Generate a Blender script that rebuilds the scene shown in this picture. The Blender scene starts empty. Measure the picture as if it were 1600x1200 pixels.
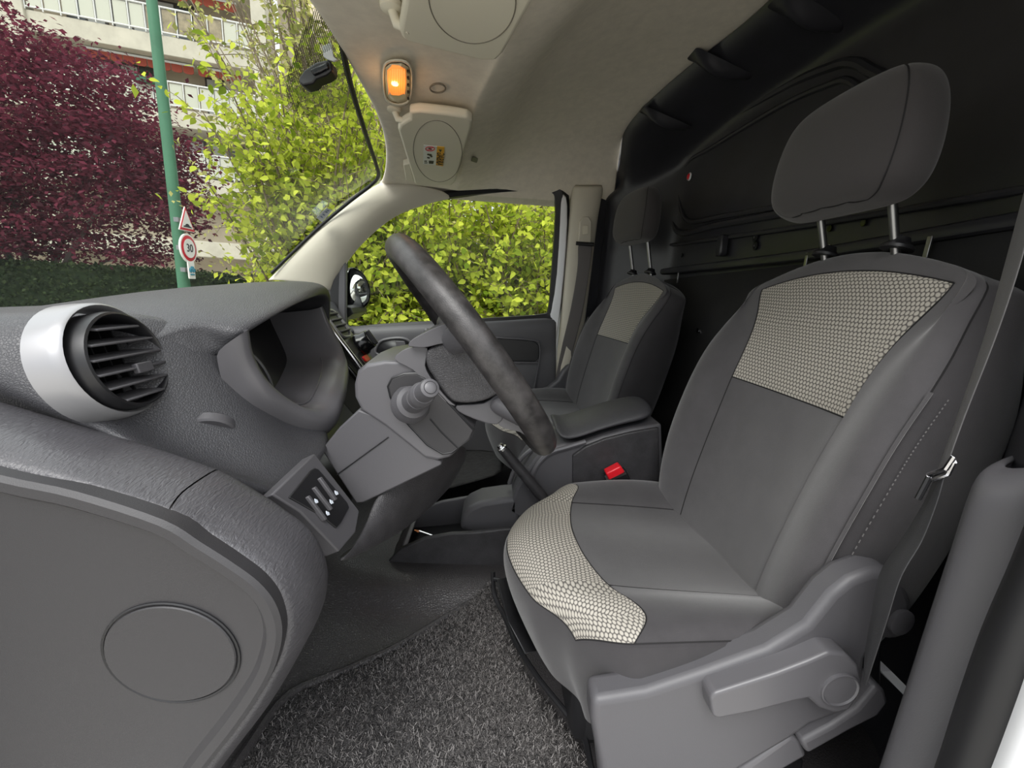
import bpy, bmesh, math, random
from math import sin, cos, pi, radians, sqrt
from mathutils import Vector, Matrix, noise
import numpy as np

S = bpy.context.scene
COL = S.collection
# ---------------------------------------------------------------- camera
F, CX, CY = 650.0, 800.0, 600.0            # focal length and centre in pixels of the 1600x1200 frame
_Y = Vector((-30, -148, F)).normalized()
_D = Vector((-180, 2891, F)); _D = (_D - _Y * _Y.dot(_D)).normalized()
_Z = -_D
_X = _Y.cross(_Z)
CAM = Vector((0, -1.0, 0.72))
cam_d = bpy.data.cameras.new('camera'); cam = bpy.data.objects.new('camera', cam_d); COL.objects.link(cam)
cam_d.sensor_width = 36; cam_d.lens = F / 1600 * 36; cam_d.clip_start = 0.02; cam_d.clip_end = 300
R_ = Matrix(((_X[0], -_X[1], -_X[2]), (_Y[0], -_Y[1], -_Y[2]), (_Z[0], -_Z[1], -_Z[2])))
cam.matrix_world = Matrix.Translation(CAM) @ R_.to_4x4()
S.camera = cam
# ---------------------------------------------------------------- sky, light, exposure
W = bpy.data.worlds.new('sky'); S.world = W; W.use_nodes = True
wn = W.node_tree.nodes; wl = W.node_tree.links
bg = wn['Background']
tc = wn.new('ShaderNodeTexCoord'); nz = wn.new('ShaderNodeTexNoise'); nz.inputs['Scale'].default_value = 2.2; nz.inputs['Detail'].default_value = 5
cr = wn.new('ShaderNodeValToRGB'); cr.color_ramp.elements[0].color = (.80, .88, 1, 1); cr.color_ramp.elements[1].color = (1, .99, .97, 1)
cr.color_ramp.elements[0].position = .35; cr.color_ramp.elements[1].position = .6
wl.new(tc.outputs['Generated'], nz.inputs['Vector']); wl.new(nz.outputs['Fac'], cr.inputs['Fac']); wl.new(cr.outputs['Color'], bg.inputs['Color'])
# overcast dome: the zenith about three times as bright as the horizon
sx = wn.new('ShaderNodeSeparateXYZ'); wl.new(tc.outputs['Generated'], sx.inputs[0])
mz = wn.new('ShaderNodeMath'); mz.operation = 'MAXIMUM'; mz.inputs[1].default_value = 0; wl.new(sx.outputs['Z'], mz.inputs[0])
ms = wn.new('ShaderNodeMath'); ms.operation = 'MULTIPLY_ADD'; ms.inputs[1].default_value = 1.35; ms.inputs[2].default_value = .60
wl.new(mz.outputs[0], ms.inputs[0]); wl.new(ms.outputs[0], bg.inputs['Strength'])
sun_d = bpy.data.lights.new('sun', 'SUN'); sun_d.energy = 1.6; sun_d.angle = radians(35); sun_d.color = (1, .98, .95)
sun = bpy.data.objects.new('sun', sun_d); COL.objects.link(sun)
sun.rotation_euler = Vector((.25, .62, -.75)).to_track_quat('-Z', 'Y').to_euler()   # veiled sun, high behind the photographer
S.view_settings.view_transform = 'Standard'; S.view_settings.look = 'None'
S.view_settings.gamma = 1; S.view_settings.exposure = 0.88; S.view_settings.use_curve_mapping = False
S.cycles.max_bounces = 10; S.cycles.diffuse_bounces = 6; S.cycles.glossy_bounces = 4; S.cycles.transparent_max_bounces = 24
S.cycles.sample_clamp_indirect = 6

# ---------------------------------------------------------------- helpers
def ray(u, v):
    a, b = (u - CX) / F, (v - CY) / F
    return Vector((_X[0]*a + _X[1]*b + _X[2], _Y[0]*a + _Y[1]*b + _Y[2], _Z[0]*a + _Z[1]*b + _Z[2]))
def P(u, v, y):  r = ray(u, v); return CAM + r * ((y - CAM.y) / r.y)      # point of the plane Y = y seen at u, v
def PZ(u, v, z): r = ray(u, v); return CAM + r * ((z - CAM.z) / r.z)
def PX(u, v, x): r = ray(u, v); return CAM + r * ((x - CAM.x) / r.x)
def V(*a): return Vector(a)
def catmull(pts, n=6, closed=False):
    pts = [Vector(p) for p in pts]; out = []; m = len(pts)
    rng = range(m) if closed else range(m - 1)
    for i in rng:
        p0 = pts[(i-1) % m] if closed or i > 0 else pts[0]*2 - pts[1]
        p1 = pts[i]; p2 = pts[(i+1) % m]
        p3 = pts[(i+2) % m] if closed or i + 2 < m else pts[-1]*2 - pts[-2]
        for k in range(n):
            t = k / n
            out.append(.5*((2*p1) + (p2-p0)*t + (2*p0-5*p1+4*p2-p3)*t*t + (3*p1-p0-3*p2+p3)*t*t*t))
    if not closed: out.append(pts[-1].copy())
    return out

class MB:
    def __init__(s): s.v = []; s.f = []; s.uv = None
    def add(s, v, f):
        o = len(s.v); s.v += [Vector(p) for p in v]; s.f += [tuple(i + o for i in q) for q in f]; return s
    def loft(s, loops, closed=True, cap0=False, cap1=False):
        n = len(loops[0]); v = [p for l in loops for p in l]; f = []
        for i in range(len(loops) - 1):
            for j in range(n if closed else n - 1):
                k = (j + 1) % n
                f.append((i*n + j, i*n + k, (i+1)*n + k, (i+1)*n + j))
        if cap0: f.append(tuple(range(n))[::-1])
        if cap1: f.append(tuple((len(loops)-1)*n + j for j in range(n)))
        return s.add(v, f)
    def grid(s, rows): return s.loft(rows, closed=False)
    def tube(s, pts, r, seg=10, closed=False, caps=True, sx=1.0):
        pts = [Vector(p) for p in pts]; n = len(pts); rr = r if isinstance(r, (list, tuple)) else [r]*n
        loops = []; nrm = None
        for i in range(n):
            if closed: t = (pts[(i+1) % n] - pts[i-1]).normalized()
            else: t = (pts[min(i+1, n-1)] - pts[max(i-1, 0)]).normalized()
            if nrm is None:
                a = V(0, 0, 1) if abs(t.z) < .9 else V(1, 0, 0); nrm = t.cross(a).normalized()
            else:
                nrm = (nrm - t*nrm.dot(t)).normalized()
            b = t.cross(nrm)
            loops.append([pts[i] + nrm*(cos(2*pi*k/seg)*rr[i]*sx) + b*(sin(2*pi*k/seg)*rr[i]) for k in range(seg)])
        if closed: loops.append(loops[0]); return s.loft(loops)
        return s.loft(loops, True, caps, caps)
    def prism(s, poly, vec):
        n = len(poly); poly = [Vector(p) for p in poly]; vec = Vector(vec)
        v = poly + [p + vec for p in poly]
        f = [tuple(range(n))[::-1], tuple(range(n, 2*n))] + [(i, (i+1) % n, (i+1) % n + n, i + n) for i in range(n)]
        return s.add(v, f)
    def box(s, c, size, ax=None, ay=None):
        ax = Vector(ax or (1, 0, 0)).normalized(); ay = Vector(ay or (0, 1, 0)); ay = (ay - ax*ay.dot(ax)).normalized(); az = ax.cross(ay)
        c = Vector(c); x, y, z = [q/2 for q in size]
        p = [c - ax*x - ay*y - az*z, c + ax*x - ay*y - az*z, c + ax*x + ay*y - az*z, c - ax*x + ay*y - az*z]
        return s.prism(p, az*2*z)
    def lathe(s, prof, o, axis, seg=24):
        o = Vector(o); axis = Vector(axis).normalized(); a = axis.orthogonal().normalized(); b = axis.cross(a)
        loops = [[o + axis*h + (a*cos(2*pi*k/seg) + b*sin(2*pi*k/seg))*max(r, 1e-5) for k in range(seg)] for r, h in prof]
        return s.loft(loops, True, True, True)
    def plate(s, o, ax, ay, outline, th):
        """flat outline (2-D points in the ax, ay plane) given thickness th along ax x ay"""
        ax = Vector(ax).normalized(); ay = Vector(ay); ay = (ay - ax*ay.dot(ax)).normalized(); az = ax.cross(ay)
        return s.prism([Vector(o) + ax*x + ay*y for x, y in outline], az*th)
    def build(s, name, mat, parent=None, sub=0, bevel=0, seg=2, solid=0, smooth=True, angle=40, off=-1, fix=True):
        me = bpy.data.meshes.new(name); me.from_pydata(s.v, [], s.f); me.update()
        if s.uv:
            l = me.uv_layers.new(name='UVMap')
            for lp in me.loops: l.data[lp.index].uv = s.uv[lp.vertex_index]
        if fix:
            b = bmesh.new(); b.from_mesh(me); bmesh.ops.recalc_face_normals(b, faces=b.faces)
            if solid and sum(f.normal.dot(CAM - f.calc_center_median())*f.calc_area() for f in b.faces) < 0: bmesh.ops.reverse_faces(b, faces=b.faces)
            b.to_mesh(me); b.free()
        me.materials.append(mat)
        if smooth:
            me.shade_smooth(); me.set_sharp_from_angle(angle=radians(180 if sub and not bevel else angle))
        o = bpy.data.objects.new(name, me); COL.objects.link(o)
        if solid: m = o.modifiers.new('s', 'SOLIDIFY'); m.thickness = solid; m.offset = off
        if bevel: m = o.modifiers.new('b', 'BEVEL'); m.width = bevel; m.segments = seg; m.limit_method = 'ANGLE'; m.angle_limit = radians(35)
        if sub: m = o.modifiers.new('u', 'SUBSURF'); m.levels = sub; m.render_levels = sub
        if parent: join(o, parent)
        return o
def join(o, parent):
    o.parent = parent
    if parent.type == 'EMPTY': o.matrix_parent_inverse = Matrix.Translation(-parent.location)
    return o
def rrect(w, h, r, n=4):
    out = []
    for cx, cy, a0 in ((w/2-r, h/2-r, 0), (-w/2+r, h/2-r, 90), (-w/2+r, -h/2+r, 180), (w/2-r, -h/2+r, 270)):
        for k in range(n + 1):
            a = radians(a0 + 90*k/n); out.append((cx + r*cos(a), cy + r*sin(a)))
    return out
def ellipse(a, b, n=28): return [(a*cos(2*pi*k/n), b*sin(2*pi*k/n)) for k in range(n)]
def tag(o, label=None, cat=None, group=None, kind=None):
    if label: o['label'] = label
    if cat: o['category'] = cat
    if group: o['group'] = group
    if kind: o['kind'] = kind
    return o
def empty(name, loc, label=None, cat=None, group=None):
    o = bpy.data.objects.new(name, None); COL.objects.link(o); o.location = loc; o.empty_display_size = .05
    return tag(o, label, cat, group)
def text_mesh(s, size, o, ax, ay, th=.0006, align='CENTER'):
    """lettering as a thin mesh laid in the ax, ay plane"""
    cu = bpy.data.curves.new('t', 'FONT'); cu.body = s; cu.size = size; cu.align_x = align; cu.align_y = 'CENTER'; cu.extrude = th/2; cu.resolution_u = 3
    ob = bpy.data.objects.new('t', cu); COL.objects.link(ob)
    dg = bpy.context.evaluated_depsgraph_get(); me = bpy.data.meshes.new_from_object(ob.evaluated_get(dg))
    bpy.data.objects.remove(ob); bpy.data.curves.remove(cu)
    ax = Vector(ax).normalized(); ay = Vector(ay); ay = (ay - ax*ay.dot(ax)).normalized(); az = ax.cross(ay)
    m = MB(); m.add([Vector(o) + ax*v.co.x + ay*v.co.y + az*v.co.z for v in me.vertices], [tuple(p.vertices) for p in me.polygons])
    bpy.data.meshes.remove(me); return m

# ---------------------------------------------------------------- materials
def lin(r, g, b):
    f = lambda c: (c/255/12.92) if c <= 10 else ((c/255 + .055)/1.055)**2.4
    return (f(r), f(g), f(b), 1)
class Mat:
    def __init__(s, name):
        s.m = bpy.data.materials.new(name); s.m.use_nodes = True; s.t = s.m.node_tree; s.n = s.t.nodes; s.l = s.t.links
        s.b = s.n['Principled BSDF']
    def node(s, typ, **kw):
        n = s.n.new(typ)
        for k, v in kw.items():
            if k in n.inputs: n.inputs[k].default_value = v
            else: setattr(n, k, v)
        return n
    def coord(s, scale=(1, 1, 1), kind='Object'):
        t = s.node('ShaderNodeTexCoord'); m = s.node('ShaderNodeMapping'); m.inputs['Scale'].default_value = scale
        s.l.new(t.outputs[kind], m.inputs['Vector']); return m.outputs['Vector']
def ramp(M, fac, a, b, p0=.3, p1=.7):
    r = M.node('ShaderNodeValToRGB'); e = r.color_ramp.elements
    e[0].color = a; e[1].color = b; e[0].position = p0; e[1].position = p1; M.l.new(fac, r.inputs['Fac']); return r.outputs['Color']
def surf(name, col, rough=.5, bump=None, scale=400, strength=.2, vary=.0, vscale=6, metal=0, spec=.5, stretch=(1, 1, 1), dist=.001, sheen=0):
    M = Mat(name); b = M.b
    b.inputs['Base Color'].default_value = col; b.inputs['Roughness'].default_value = rough; b.inputs['Metallic'].default_value = metal
    b.inputs['Specular IOR Level'].default_value = spec
    if sheen: b.inputs['Sheen Weight'].default_value = sheen; b.inputs['Sheen Roughness'].default_value = .5
    if vary:
        n = M.node('ShaderNodeTexNoise', Scale=vscale, Detail=6.0, Roughness=.65); M.l.new(M.coord(), n.inputs['Vector'])
        lo = tuple(c*(1-vary) for c in col[:3]) + (1,); hi = tuple(min(1, c*(1+vary)) for c in col[:3]) + (1,)
        M.l.new(ramp(M, n.outputs['Fac'], lo, hi, .35, .68), b.inputs['Base Color'])
    if bump:
        bp = M.node('ShaderNodeBump', Strength=strength, Distance=dist); co = M.coord(stretch)
        if bump == 'noise':
            n = M.node('ShaderNodeTexNoise', Scale=scale, Detail=3.0); M.l.new(co, n.inputs['Vector']); M.l.new(n.outputs['Fac'], bp.inputs['Height'])
        elif bump == 'leather':
            n = M.node('ShaderNodeTexVoronoi', Scale=scale); n.feature = 'DISTANCE_TO_EDGE'; M.l.new(co, n.inputs['Vector'])
            c = M.node('ShaderNodeMath', operation='MINIMUM'); c.inputs[1].default_value = .18; M.l.new(n.outputs['Distance'], c.inputs[0]); M.l.new(c.outputs[0], bp.inputs['Height'])
            bp.inputs['Strength'].default_value = strength
        M.l.new(bp.outputs['Normal'], b.inputs['Normal'])
    return M.m
m_plastic = surf('dark_plastic', lin(80, 79, 82), .48, 'noise', 900, .12)
m_plastic2 = surf('smooth_plastic', lin(88, 87, 90), .36)
m_capplastic = surf('end_cap_plastic', lin(46, 45, 47), .5, 'noise', 1100, .15)
m_leather = surf('grained_dash', lin(62, 62, 65), .42, 'leather', 380, 1.0, dist=.0012)
m_leather2 = surf('worn_dash', lin(56, 55, 57), .40, 'leather', 380, 1.0, vary=.25, vscale=30, dist=.0012)
m_vinyl = surf('black_vinyl', lin(64, 62, 63), .32, 'leather', 230, 1.0, dist=.0015)
m_black = surf('black_plastic', lin(26, 26, 28), .4)
m_blackgloss = surf('black_gloss', lin(16, 16, 18), .15)
m_rubber = surf('seal_rubber', lin(22, 22, 24), .5)
m_panel = surf('painted_bulkhead', lin(44, 44, 48), .34, 'noise', 260, .05, vary=.15, vscale=9)
m_panel2 = surf('bulkhead_sheet', lin(50, 50, 50), .36, 'noise', 60, .04, vary=.2, vscale=5)
m_head = surf('headliner_cloth', lin(220, 212, 195), .9, 'noise', 1500, .25, vary=.06, vscale=40)
m_visor = surf('visor_vinyl', lin(216, 210, 190), .7, 'noise', 1200, .15)
m_pillar = surf('pale_trim', lin(196, 190, 174), .55, 'noise', 700, .08)
m_white = surf('white_paint', lin(225, 226, 228), .25)
m_chrome = surf('chrome', lin(200, 200, 202), .18, metal=1)
m_steel = surf('dull_steel', lin(150, 150, 150), .35, metal=1)
m_silver = surf('silver_plastic', lin(150, 150, 152), .36, metal=.4)
m_red = surf('red_plastic', lin(214, 28, 40), .3)
m_cloth = surf('dark_cloth', lin(65, 63, 65), .85, 'noise', 1400, .35, vary=.12, vscale=18, sheen=.35)
m_cloth2 = surf('side_cloth', lin(48, 46, 48), .88, 'noise', 1400, .35, vary=.12, vscale=18, sheen=.2)
m_cloth3 = surf('shaded_cushion_cloth', lin(53, 51, 53), .85, 'noise', 1400, .35, vary=.16, vscale=16, sheen=.3)  # backrest cloth darkened: weaker light from above is put into its colour
m_headrest = surf('headrest_cloth', lin(52, 49, 49), .88, 'noise', 1600, .35, sheen=.2)
m_stitch = surf('seam_thread', lin(24, 23, 24), .9)
m_strap = surf('belt_webbing', lin(96, 95, 96), .5, 'noise', 1500, .3)
m_wheel = surf('worn_wheel_rim', lin(52, 50, 50), .38, 'leather', 500, .4, vary=.55, vscale=45, dist=.0008)
m_glassdark = surf('dark_lens', lin(14, 15, 16), .08)
m_orange = surf('orange_tip', lin(230, 150, 90), .5)

def fabric_hex():
    M = Mat('hexagon_weave'); uv = M.node('ShaderNodeTexCoord'); k = 1/.0071
    mp = M.node('ShaderNodeVectorMath', operation='SCALE'); mp.inputs['Scale'].default_value = k; M.l.new(uv.outputs['UV'], mp.inputs[0])
    s = (1.0, 1.7320508, 1.0); ls = []
    for off in ((0, 0, 0), (.5, .8660254, 0)):
        a = M.node('ShaderNodeVectorMath', operation='ADD'); a.inputs[1].default_value = (100 + off[0], 173.20508 + off[1], 0); M.l.new(mp.outputs[0], a.inputs[0])
        md = M.node('ShaderNodeVectorMath', operation='MODULO'); md.inputs[1].default_value = s; M.l.new(a.outputs[0], md.inputs[0])
        sb = M.node('ShaderNodeVectorMath', operation='SUBTRACT'); sb.inputs[1].default_value = (.5, .8660254, 0); M.l.new(md.outputs[0], sb.inputs[0])
        mm = M.node('ShaderNodeVectorMath', operation='MULTIPLY'); mm.inputs[1].default_value = (1, 1, 0); M.l.new(sb.outputs[0], mm.inputs[0])
        ln = M.node('ShaderNodeVectorMath', operation='LENGTH'); M.l.new(mm.outputs[0], ln.inputs[0]); ls.append(ln.outputs['Value'])
    mn = M.node('ShaderNodeMath', operation='MINIMUM'); M.l.new(ls[0], mn.inputs[0]); M.l.new(ls[1], mn.inputs[1])
    c = ramp(M, mn.outputs[0], lin(170, 165, 155), lin(80, 77, 74), .31, .48)
    M.l.new(c, M.b.inputs['Base Color']); M.b.inputs['Roughness'].default_value = .8
    bp = M.node('ShaderNodeBump', Strength=.5, Distance=.0008); bp.invert = True; M.l.new(mn.outputs[0], bp.inputs['Height']); M.l.new(bp.outputs['Normal'], M.b.inputs['Normal'])
    return M.m
m_hex = fabric_hex()

def wrinkle():
    M = Mat('wrinkled_skin'); M.b.inputs['Base Color'].default_value = lin(70, 69, 72); M.b.inputs['Roughness'].default_value = .36
    co = M.coord((420, 110, 420)); n = M.node('ShaderNodeTexNoise', Scale=1.0, Detail=2.0, Distortion=.7); M.l.new(co, n.inputs['Vector'])
    bp = M.node('ShaderNodeBump', Strength=.7, Distance=.0014); M.l.new(n.outputs['Fac'], bp.inputs['Height']); M.l.new(bp.outputs['Normal'], M.b.inputs['Normal'])
    return M.m
m_wrinkle = wrinkle()

def glass(name, tint, gloss=1.0, ior=1.45):
    """thin pane: tinted see-through plus a Fresnel mirror coat"""
    M = Mat(name); M.n.remove(M.b); out = M.n['Material Output']
    tr = M.node('ShaderNodeBsdfTransparent', Color=tint); gl = M.node('ShaderNodeBsdfGlossy', Roughness=.02)
    fr = M.node('ShaderNodeLayerWeight', Blend=.5); pw = M.node('ShaderNodeMath', operation='POWER'); pw.inputs[1].default_value = 5; M.l.new(fr.outputs['Facing'], pw.inputs[0])
    ma = M.node('ShaderNodeMath', operation='MULTIPLY_ADD'); ma.inputs[1].default_value = .9; ma.inputs[2].default_value = .05; M.l.new(pw.outputs[0], ma.inputs[0])
    mu = M.node('ShaderNodeMath', operation='MULTIPLY'); mu.inputs[1].default_value = gloss
    mx = M.node('ShaderNodeMixShader'); M.l.new(ma.outputs[0], mu.inputs[0]); M.l.new(mu.outputs[0], mx.inputs[0])
    M.l.new(tr.outputs[0], mx.inputs[1]); M.l.new(gl.outputs[0], mx.inputs[2]); M.l.new(mx.outputs[0], out.inputs['Surface'])
    return M.m
m_dotthread = surf('stitch_thread', lin(92, 90, 90), .8)
m_glass = glass('windscreen_glass', (.80, .83, .80, 1), 1.0)
m_sideglass = glass('side_window_glass', (.84, .87, .82, 1), .25)
m_clear = surf('clear_plastic', lin(186, 188, 188), .2)

def dotted_band():
    """printed rows of dots: alternating see-through and dark lines"""
    M = Mat('printed_dot_band'); M.n.remove(M.b); out = M.n['Material Output']
    co = M.coord((1, 1, 1)); w = M.node('ShaderNodeTexWave', Scale=110.0); w.bands_direction = 'DIAGONAL'; M.l.new(co, w.inputs['Vector'])
    th = M.node('ShaderNodeMath', operation='GREATER_THAN'); th.inputs[1].default_value = .6; M.l.new(w.outputs['Fac'], th.inputs[0])
    tr = M.node('ShaderNodeBsdfTransparent', Color=(.86, .88, .84, 1)); df = M.node('ShaderNodeBsdfDiffuse', Color=(.09, .10, .07, 1))
    mx = M.node('ShaderNodeMixShader'); M.l.new(th.outputs[0], mx.inputs[0]); M.l.new(tr.outputs[0], mx.inputs[1]); M.l.new(df.outputs[0], mx.inputs[2])
    M.l.new(mx.outputs[0], out.inputs['Surface']); return M.m
m_dots = dotted_band()

def leafmat(name, c0, c1, trans=.45):
    M = Mat(name); M.n.remove(M.b); out = M.n['Material Output']
    g = M.node('ShaderNodeNewGeometry'); oi = M.node('ShaderNodeObjectInfo')
    ad = M.node('ShaderNodeMath', operation='ADD'); M.l.new(g.outputs['Random Per Island'], ad.inputs[0]); M.l.new(oi.outputs['Random'], ad.inputs[1])
    frn = M.node('ShaderNodeMath', operation='FRACT'); M.l.new(ad.outputs[0], frn.inputs[0])
    c = ramp(M, frn.outputs[0], c0, c1, .0, 1.)
    d = M.node('ShaderNodeBsdfDiffuse'); t = M.node('ShaderNodeBsdfTranslucent'); mx = M.node('ShaderNodeMixShader'); mx.inputs[0].default_value = trans
    M.l.new(c, d.inputs['Color']); M.l.new(c, t.inputs['Color']); M.l.new(d.outputs[0], mx.inputs[1]); M.l.new(t.outputs[0], mx.inputs[2])
    M.l.new(mx.outputs[0], out.inputs['Surface']); return M.m
m_leaf = leafmat('spring_leaf', lin(104, 126, 36), lin(216, 224, 88), .5)
m_leaf2 = leafmat('pale_spring_leaf', lin(112, 120, 62), lin(206, 202, 128))
m_leafred = leafmat('red_maple_leaf', lin(70, 40, 48), lin(118, 54, 70), .35)
m_leafdark = leafmat('dark_hedge_leaf', lin(38, 50, 34), lin(66, 78, 50), .2)
m_bark = surf('bark', lin(112, 98, 80), .9, 'noise', 60, .4, vary=.3, vscale=20)
m_barkred = surf('maple_bark', lin(92, 80, 76), .9, 'noise', 40, .4)

def carpetmat():
    M = Mat('ribbed_carpet'); co = M.coord()
    n = M.node('ShaderNodeTexNoise', Scale=520.0, Detail=3.0); M.l.new(co, n.inputs['Vector'])
    n2 = M.node('ShaderNodeTexNoise', Scale=5.0, Detail=4.0); M.l.new(co, n2.inputs['Vector'])
    a = ramp(M, n.outputs['Fac'], lin(30, 29, 30), lin(120, 118, 118), .35, .75); dirt = ramp(M, n2.outputs['Fac'], (.75, .74, .74, 1), (1.25, 1.2, 1.15, 1), .4, .7)
    mx = M.node('ShaderNodeMix', data_type='RGBA', blend_type='MULTIPLY'); mx.inputs['Factor'].default_value = 1
    M.l.new(a, mx.inputs[6]); M.l.new(dirt, mx.inputs[7]); M.l.new(mx.outputs[2], M.b.inputs['Base Color']); M.b.inputs['Roughness'].default_value = .95
    bp = M.node('ShaderNodeBump', Strength=.9, Distance=.003); M.l.new(n.outputs['Fac'], bp.inputs['Height']); M.l.new(bp.outputs['Normal'], M.b.inputs['Normal'])
    return M.m
m_carpet = carpetmat()
def fibremat():
    M = Mat('carpet_fibre'); g = M.node('ShaderNodeNewGeometry')
    M.l.new(ramp(M, g.outputs['Random Per Island'], lin(22, 21, 22), lin(150, 146, 144), .3, 1.), M.b.inputs['Base Color']); M.b.inputs['Roughness'].default_value = .7
    return M.m
m_fibre = fibremat()
m_fleece = surf('footwell_felt', lin(40, 39, 39), .95, 'noise', 220, .6, vary=.5, vscale=60)

# ======================================================================= THE SETTING
# ---- headliner and overhead shelf, one moulded lining
def zsh(y): return 1.115 - .045*(y/.65)**2                     # underside of the overhead shelf
def xhd(y): return (-.30 - .12*(y/.65)**2) if y > 0 else -.30 + .02*min(1, -y/.3) - .05*(y/.65)**2
def xlip(y): return -.055 - .14*max(y, 0) - .25*min(y, 0)*(1 if y > -.4 else .4/abs(y))
def zroof(y): return 1.30 - .08*(abs(y)/.6)**2.2
def xrear(y): return float(np.interp(y, [-.72, 0, .47, .60, .72], [.535, .52, .405, .43, .465]))
YS = [-.72, -.66, -.6, -.5, -.4, -.3, -.2, -.1, 0, .1, .2, .3, .4, .5, .58, .64, .69, .73, .765]
def ceil_rows():
    rows = [[] for _ in range(11)]
    for y in YS:
        xh, xl, zs, zr, xr = xhd(y), xlip(y), zsh(y), zroof(y), xrear(y)
        e = max(0, (abs(y) - .60)/.13); e = e*e
        dn = lambda z: z*(1-e) + 1.085*e if e < 1 else (1.085 if y < .75 else 1.05)
        pr = [(xh, zs + .012), (xh + .012, zs - .004), (xh + .06, zs), ((xh + xl)/2, zs + .004), (xl - .012, zs), (xl - .002, zs - .007), (xl + .010, zs - .006),
              (xl + .095, zs + .030), (xl + .15, zs*.45 + zr*.55), (xl*.3 + xr*.7, zr), (xr, zr)]
        for i, (x, z) in enumerate(pr): rows[i].append(V(x, y, dn(z)))
    return rows
o = MB().grid(ceil_rows()).build('ceiling', m_head, sub=2, solid=.012); tag(o, kind='structure')

# ---- bulkhead behind the seats
def xmain(y): return .675 - .10*max(y, 0)
YB = [-.74, -.72, -.66, -.55, -.45, -.35, -.25, -.15, -.05, .05, .15, .25, .35, .45, .52, .60, .67, .72, .75]
def wall_rows():
    zs = [1.0, .95, .86, .72, .5, .25, .0]; rows = [[] for _ in range(5 + len(zs))]
    for y in YB:
        e = min(1, max(0, (abs(y) - .50)/.22)); e = e*e*(3 - 2*e)
        xm = xmain(y)*(1 - e) + .43*e; xt = xrear(y)*(1 - e) + .455*e; zt = zroof(y)*(1 - e) + 1.15*e
        top = [(xt - .015, zt + .012), (xt + .012, zt - .016), (xt*.5 + xm*.5, zt - .035), (xm - .012, zt - .058), (xm, zt - .09)]
        pr = top + [(xm, z) for z in zs]
        for i, (x, z) in enumerate(pr): rows[i].append(V(x, y, z))
    return rows
bulk = MB().grid(wall_rows()).build('wall_rear', m_panel, sub=2, solid=.01); tag(bulk, kind='structure')
def B(u, v, d=0):                                              # a point d in front of the bulkhead
    x = .67
    for _ in range(12): x = xmain(PX(u, v, x).y) - d
    return PX(u, v, x)
# pressed rims of the big panel
def ring(px, d, r, name, mat=m_panel, n=6):
    pts = catmull([B(u, v, d) for u, v in px], n, True)
    return MB().tube(pts, r, 8, True).build(name, mat, bulk)
ring([(1046, 300), (1049, 268), (1065, 240), (1100, 214), (1220, 140), (1300, 104), (1335, 98), (1360, 110), (1385, 128), (1400, 180), (1395, 250), (1350, 300), (1240, 330), (1120, 352), (1066, 364), (1052, 345)], .004, .010, 'pressed_rim')
ring([(1061, 300), (1064, 275), (1080, 250), (1110, 232), (1220, 166), (1300, 130), (1325, 126), (1345, 140), (1362, 160), (1375, 210), (1370, 250), (1330, 292), (1240, 318), (1130, 338), (1080, 346), (1066, 330)], .003, .007, 'pressed_rim')
# lower sheet, fold, holes, clips
sheet = MB().grid([[B(u, v, .012) for u, v in ((915, 455), (1040, 437), (1250, 413), (1450, 381), (1640, 350))], [B(u, v, .012) for u, v in ((915, 700), (1040, 760), (1250, 900), (1450, 1000), (1640, 1100))]]).build('lower_sheet', m_panel2, bulk, solid=.008)
fold = MB().tube([B(u, v, .016) for u, v in ((905, 440), (1040, 424), (1250, 400), (1450, 367), (1640, 335))], .011, 8, sx=.6).build('folded_ledge', m_panel, bulk)
fold2 = MB().tube([B(u, v, .006) for u, v in ((1040, 384), (1200, 362), (1400, 330), (1640, 290))], .006, 8).build('folded_ledge', m_panel, bulk)
for u, v in ((1297, 357), (1350, 348), (1045, 403), (1066, 399)):
    p = B(u, v, .003); MB().lathe([(.0065, 0), (.0065, .002)], p, (-1, .1, 0), 12).build('punched_hole', m_blackgloss, bulk)
for u, v in ((1181, 371), (1181, 384)):
    p = B(u, v, .003); MB().lathe([(.011, 0), (.011, .003), (.006, .003), (.005, .001)], p, (-1, .1, 0), 14).build('punched_hole', m_black, bulk)
for (ux, vx, L) in ((1260, 406, .03), (1449, 390, .04), (1059, 434, .035)):
    p = B(ux, vx, .02); MB().box(p, (.004, .008, L), (1, 0, 0)).build('metal_clip', m_steel, bulk, bevel=.001)
for u, v in ((1295, 390), (1095, 517), (1579, 542)):
    p = B(u, v, .014); MB().lathe([(.010, 0), (.010, .004), (.0065, .006), (.0065, .011), (.003, .012)], p, (-1, 0, .05), 12).build('bolt', m_chrome, bulk)
p = B(1133, 384, .004)
MB().prism([p + V(0, a, b) for a, b in ((-.016, .028), (.010, .028), (.012, -.02), (.006, -.03), (-.016, -.03), (-.02, -.02))], (-.022, 0, 0)).build('latch', m_panel, bulk, bevel=.004)
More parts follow.
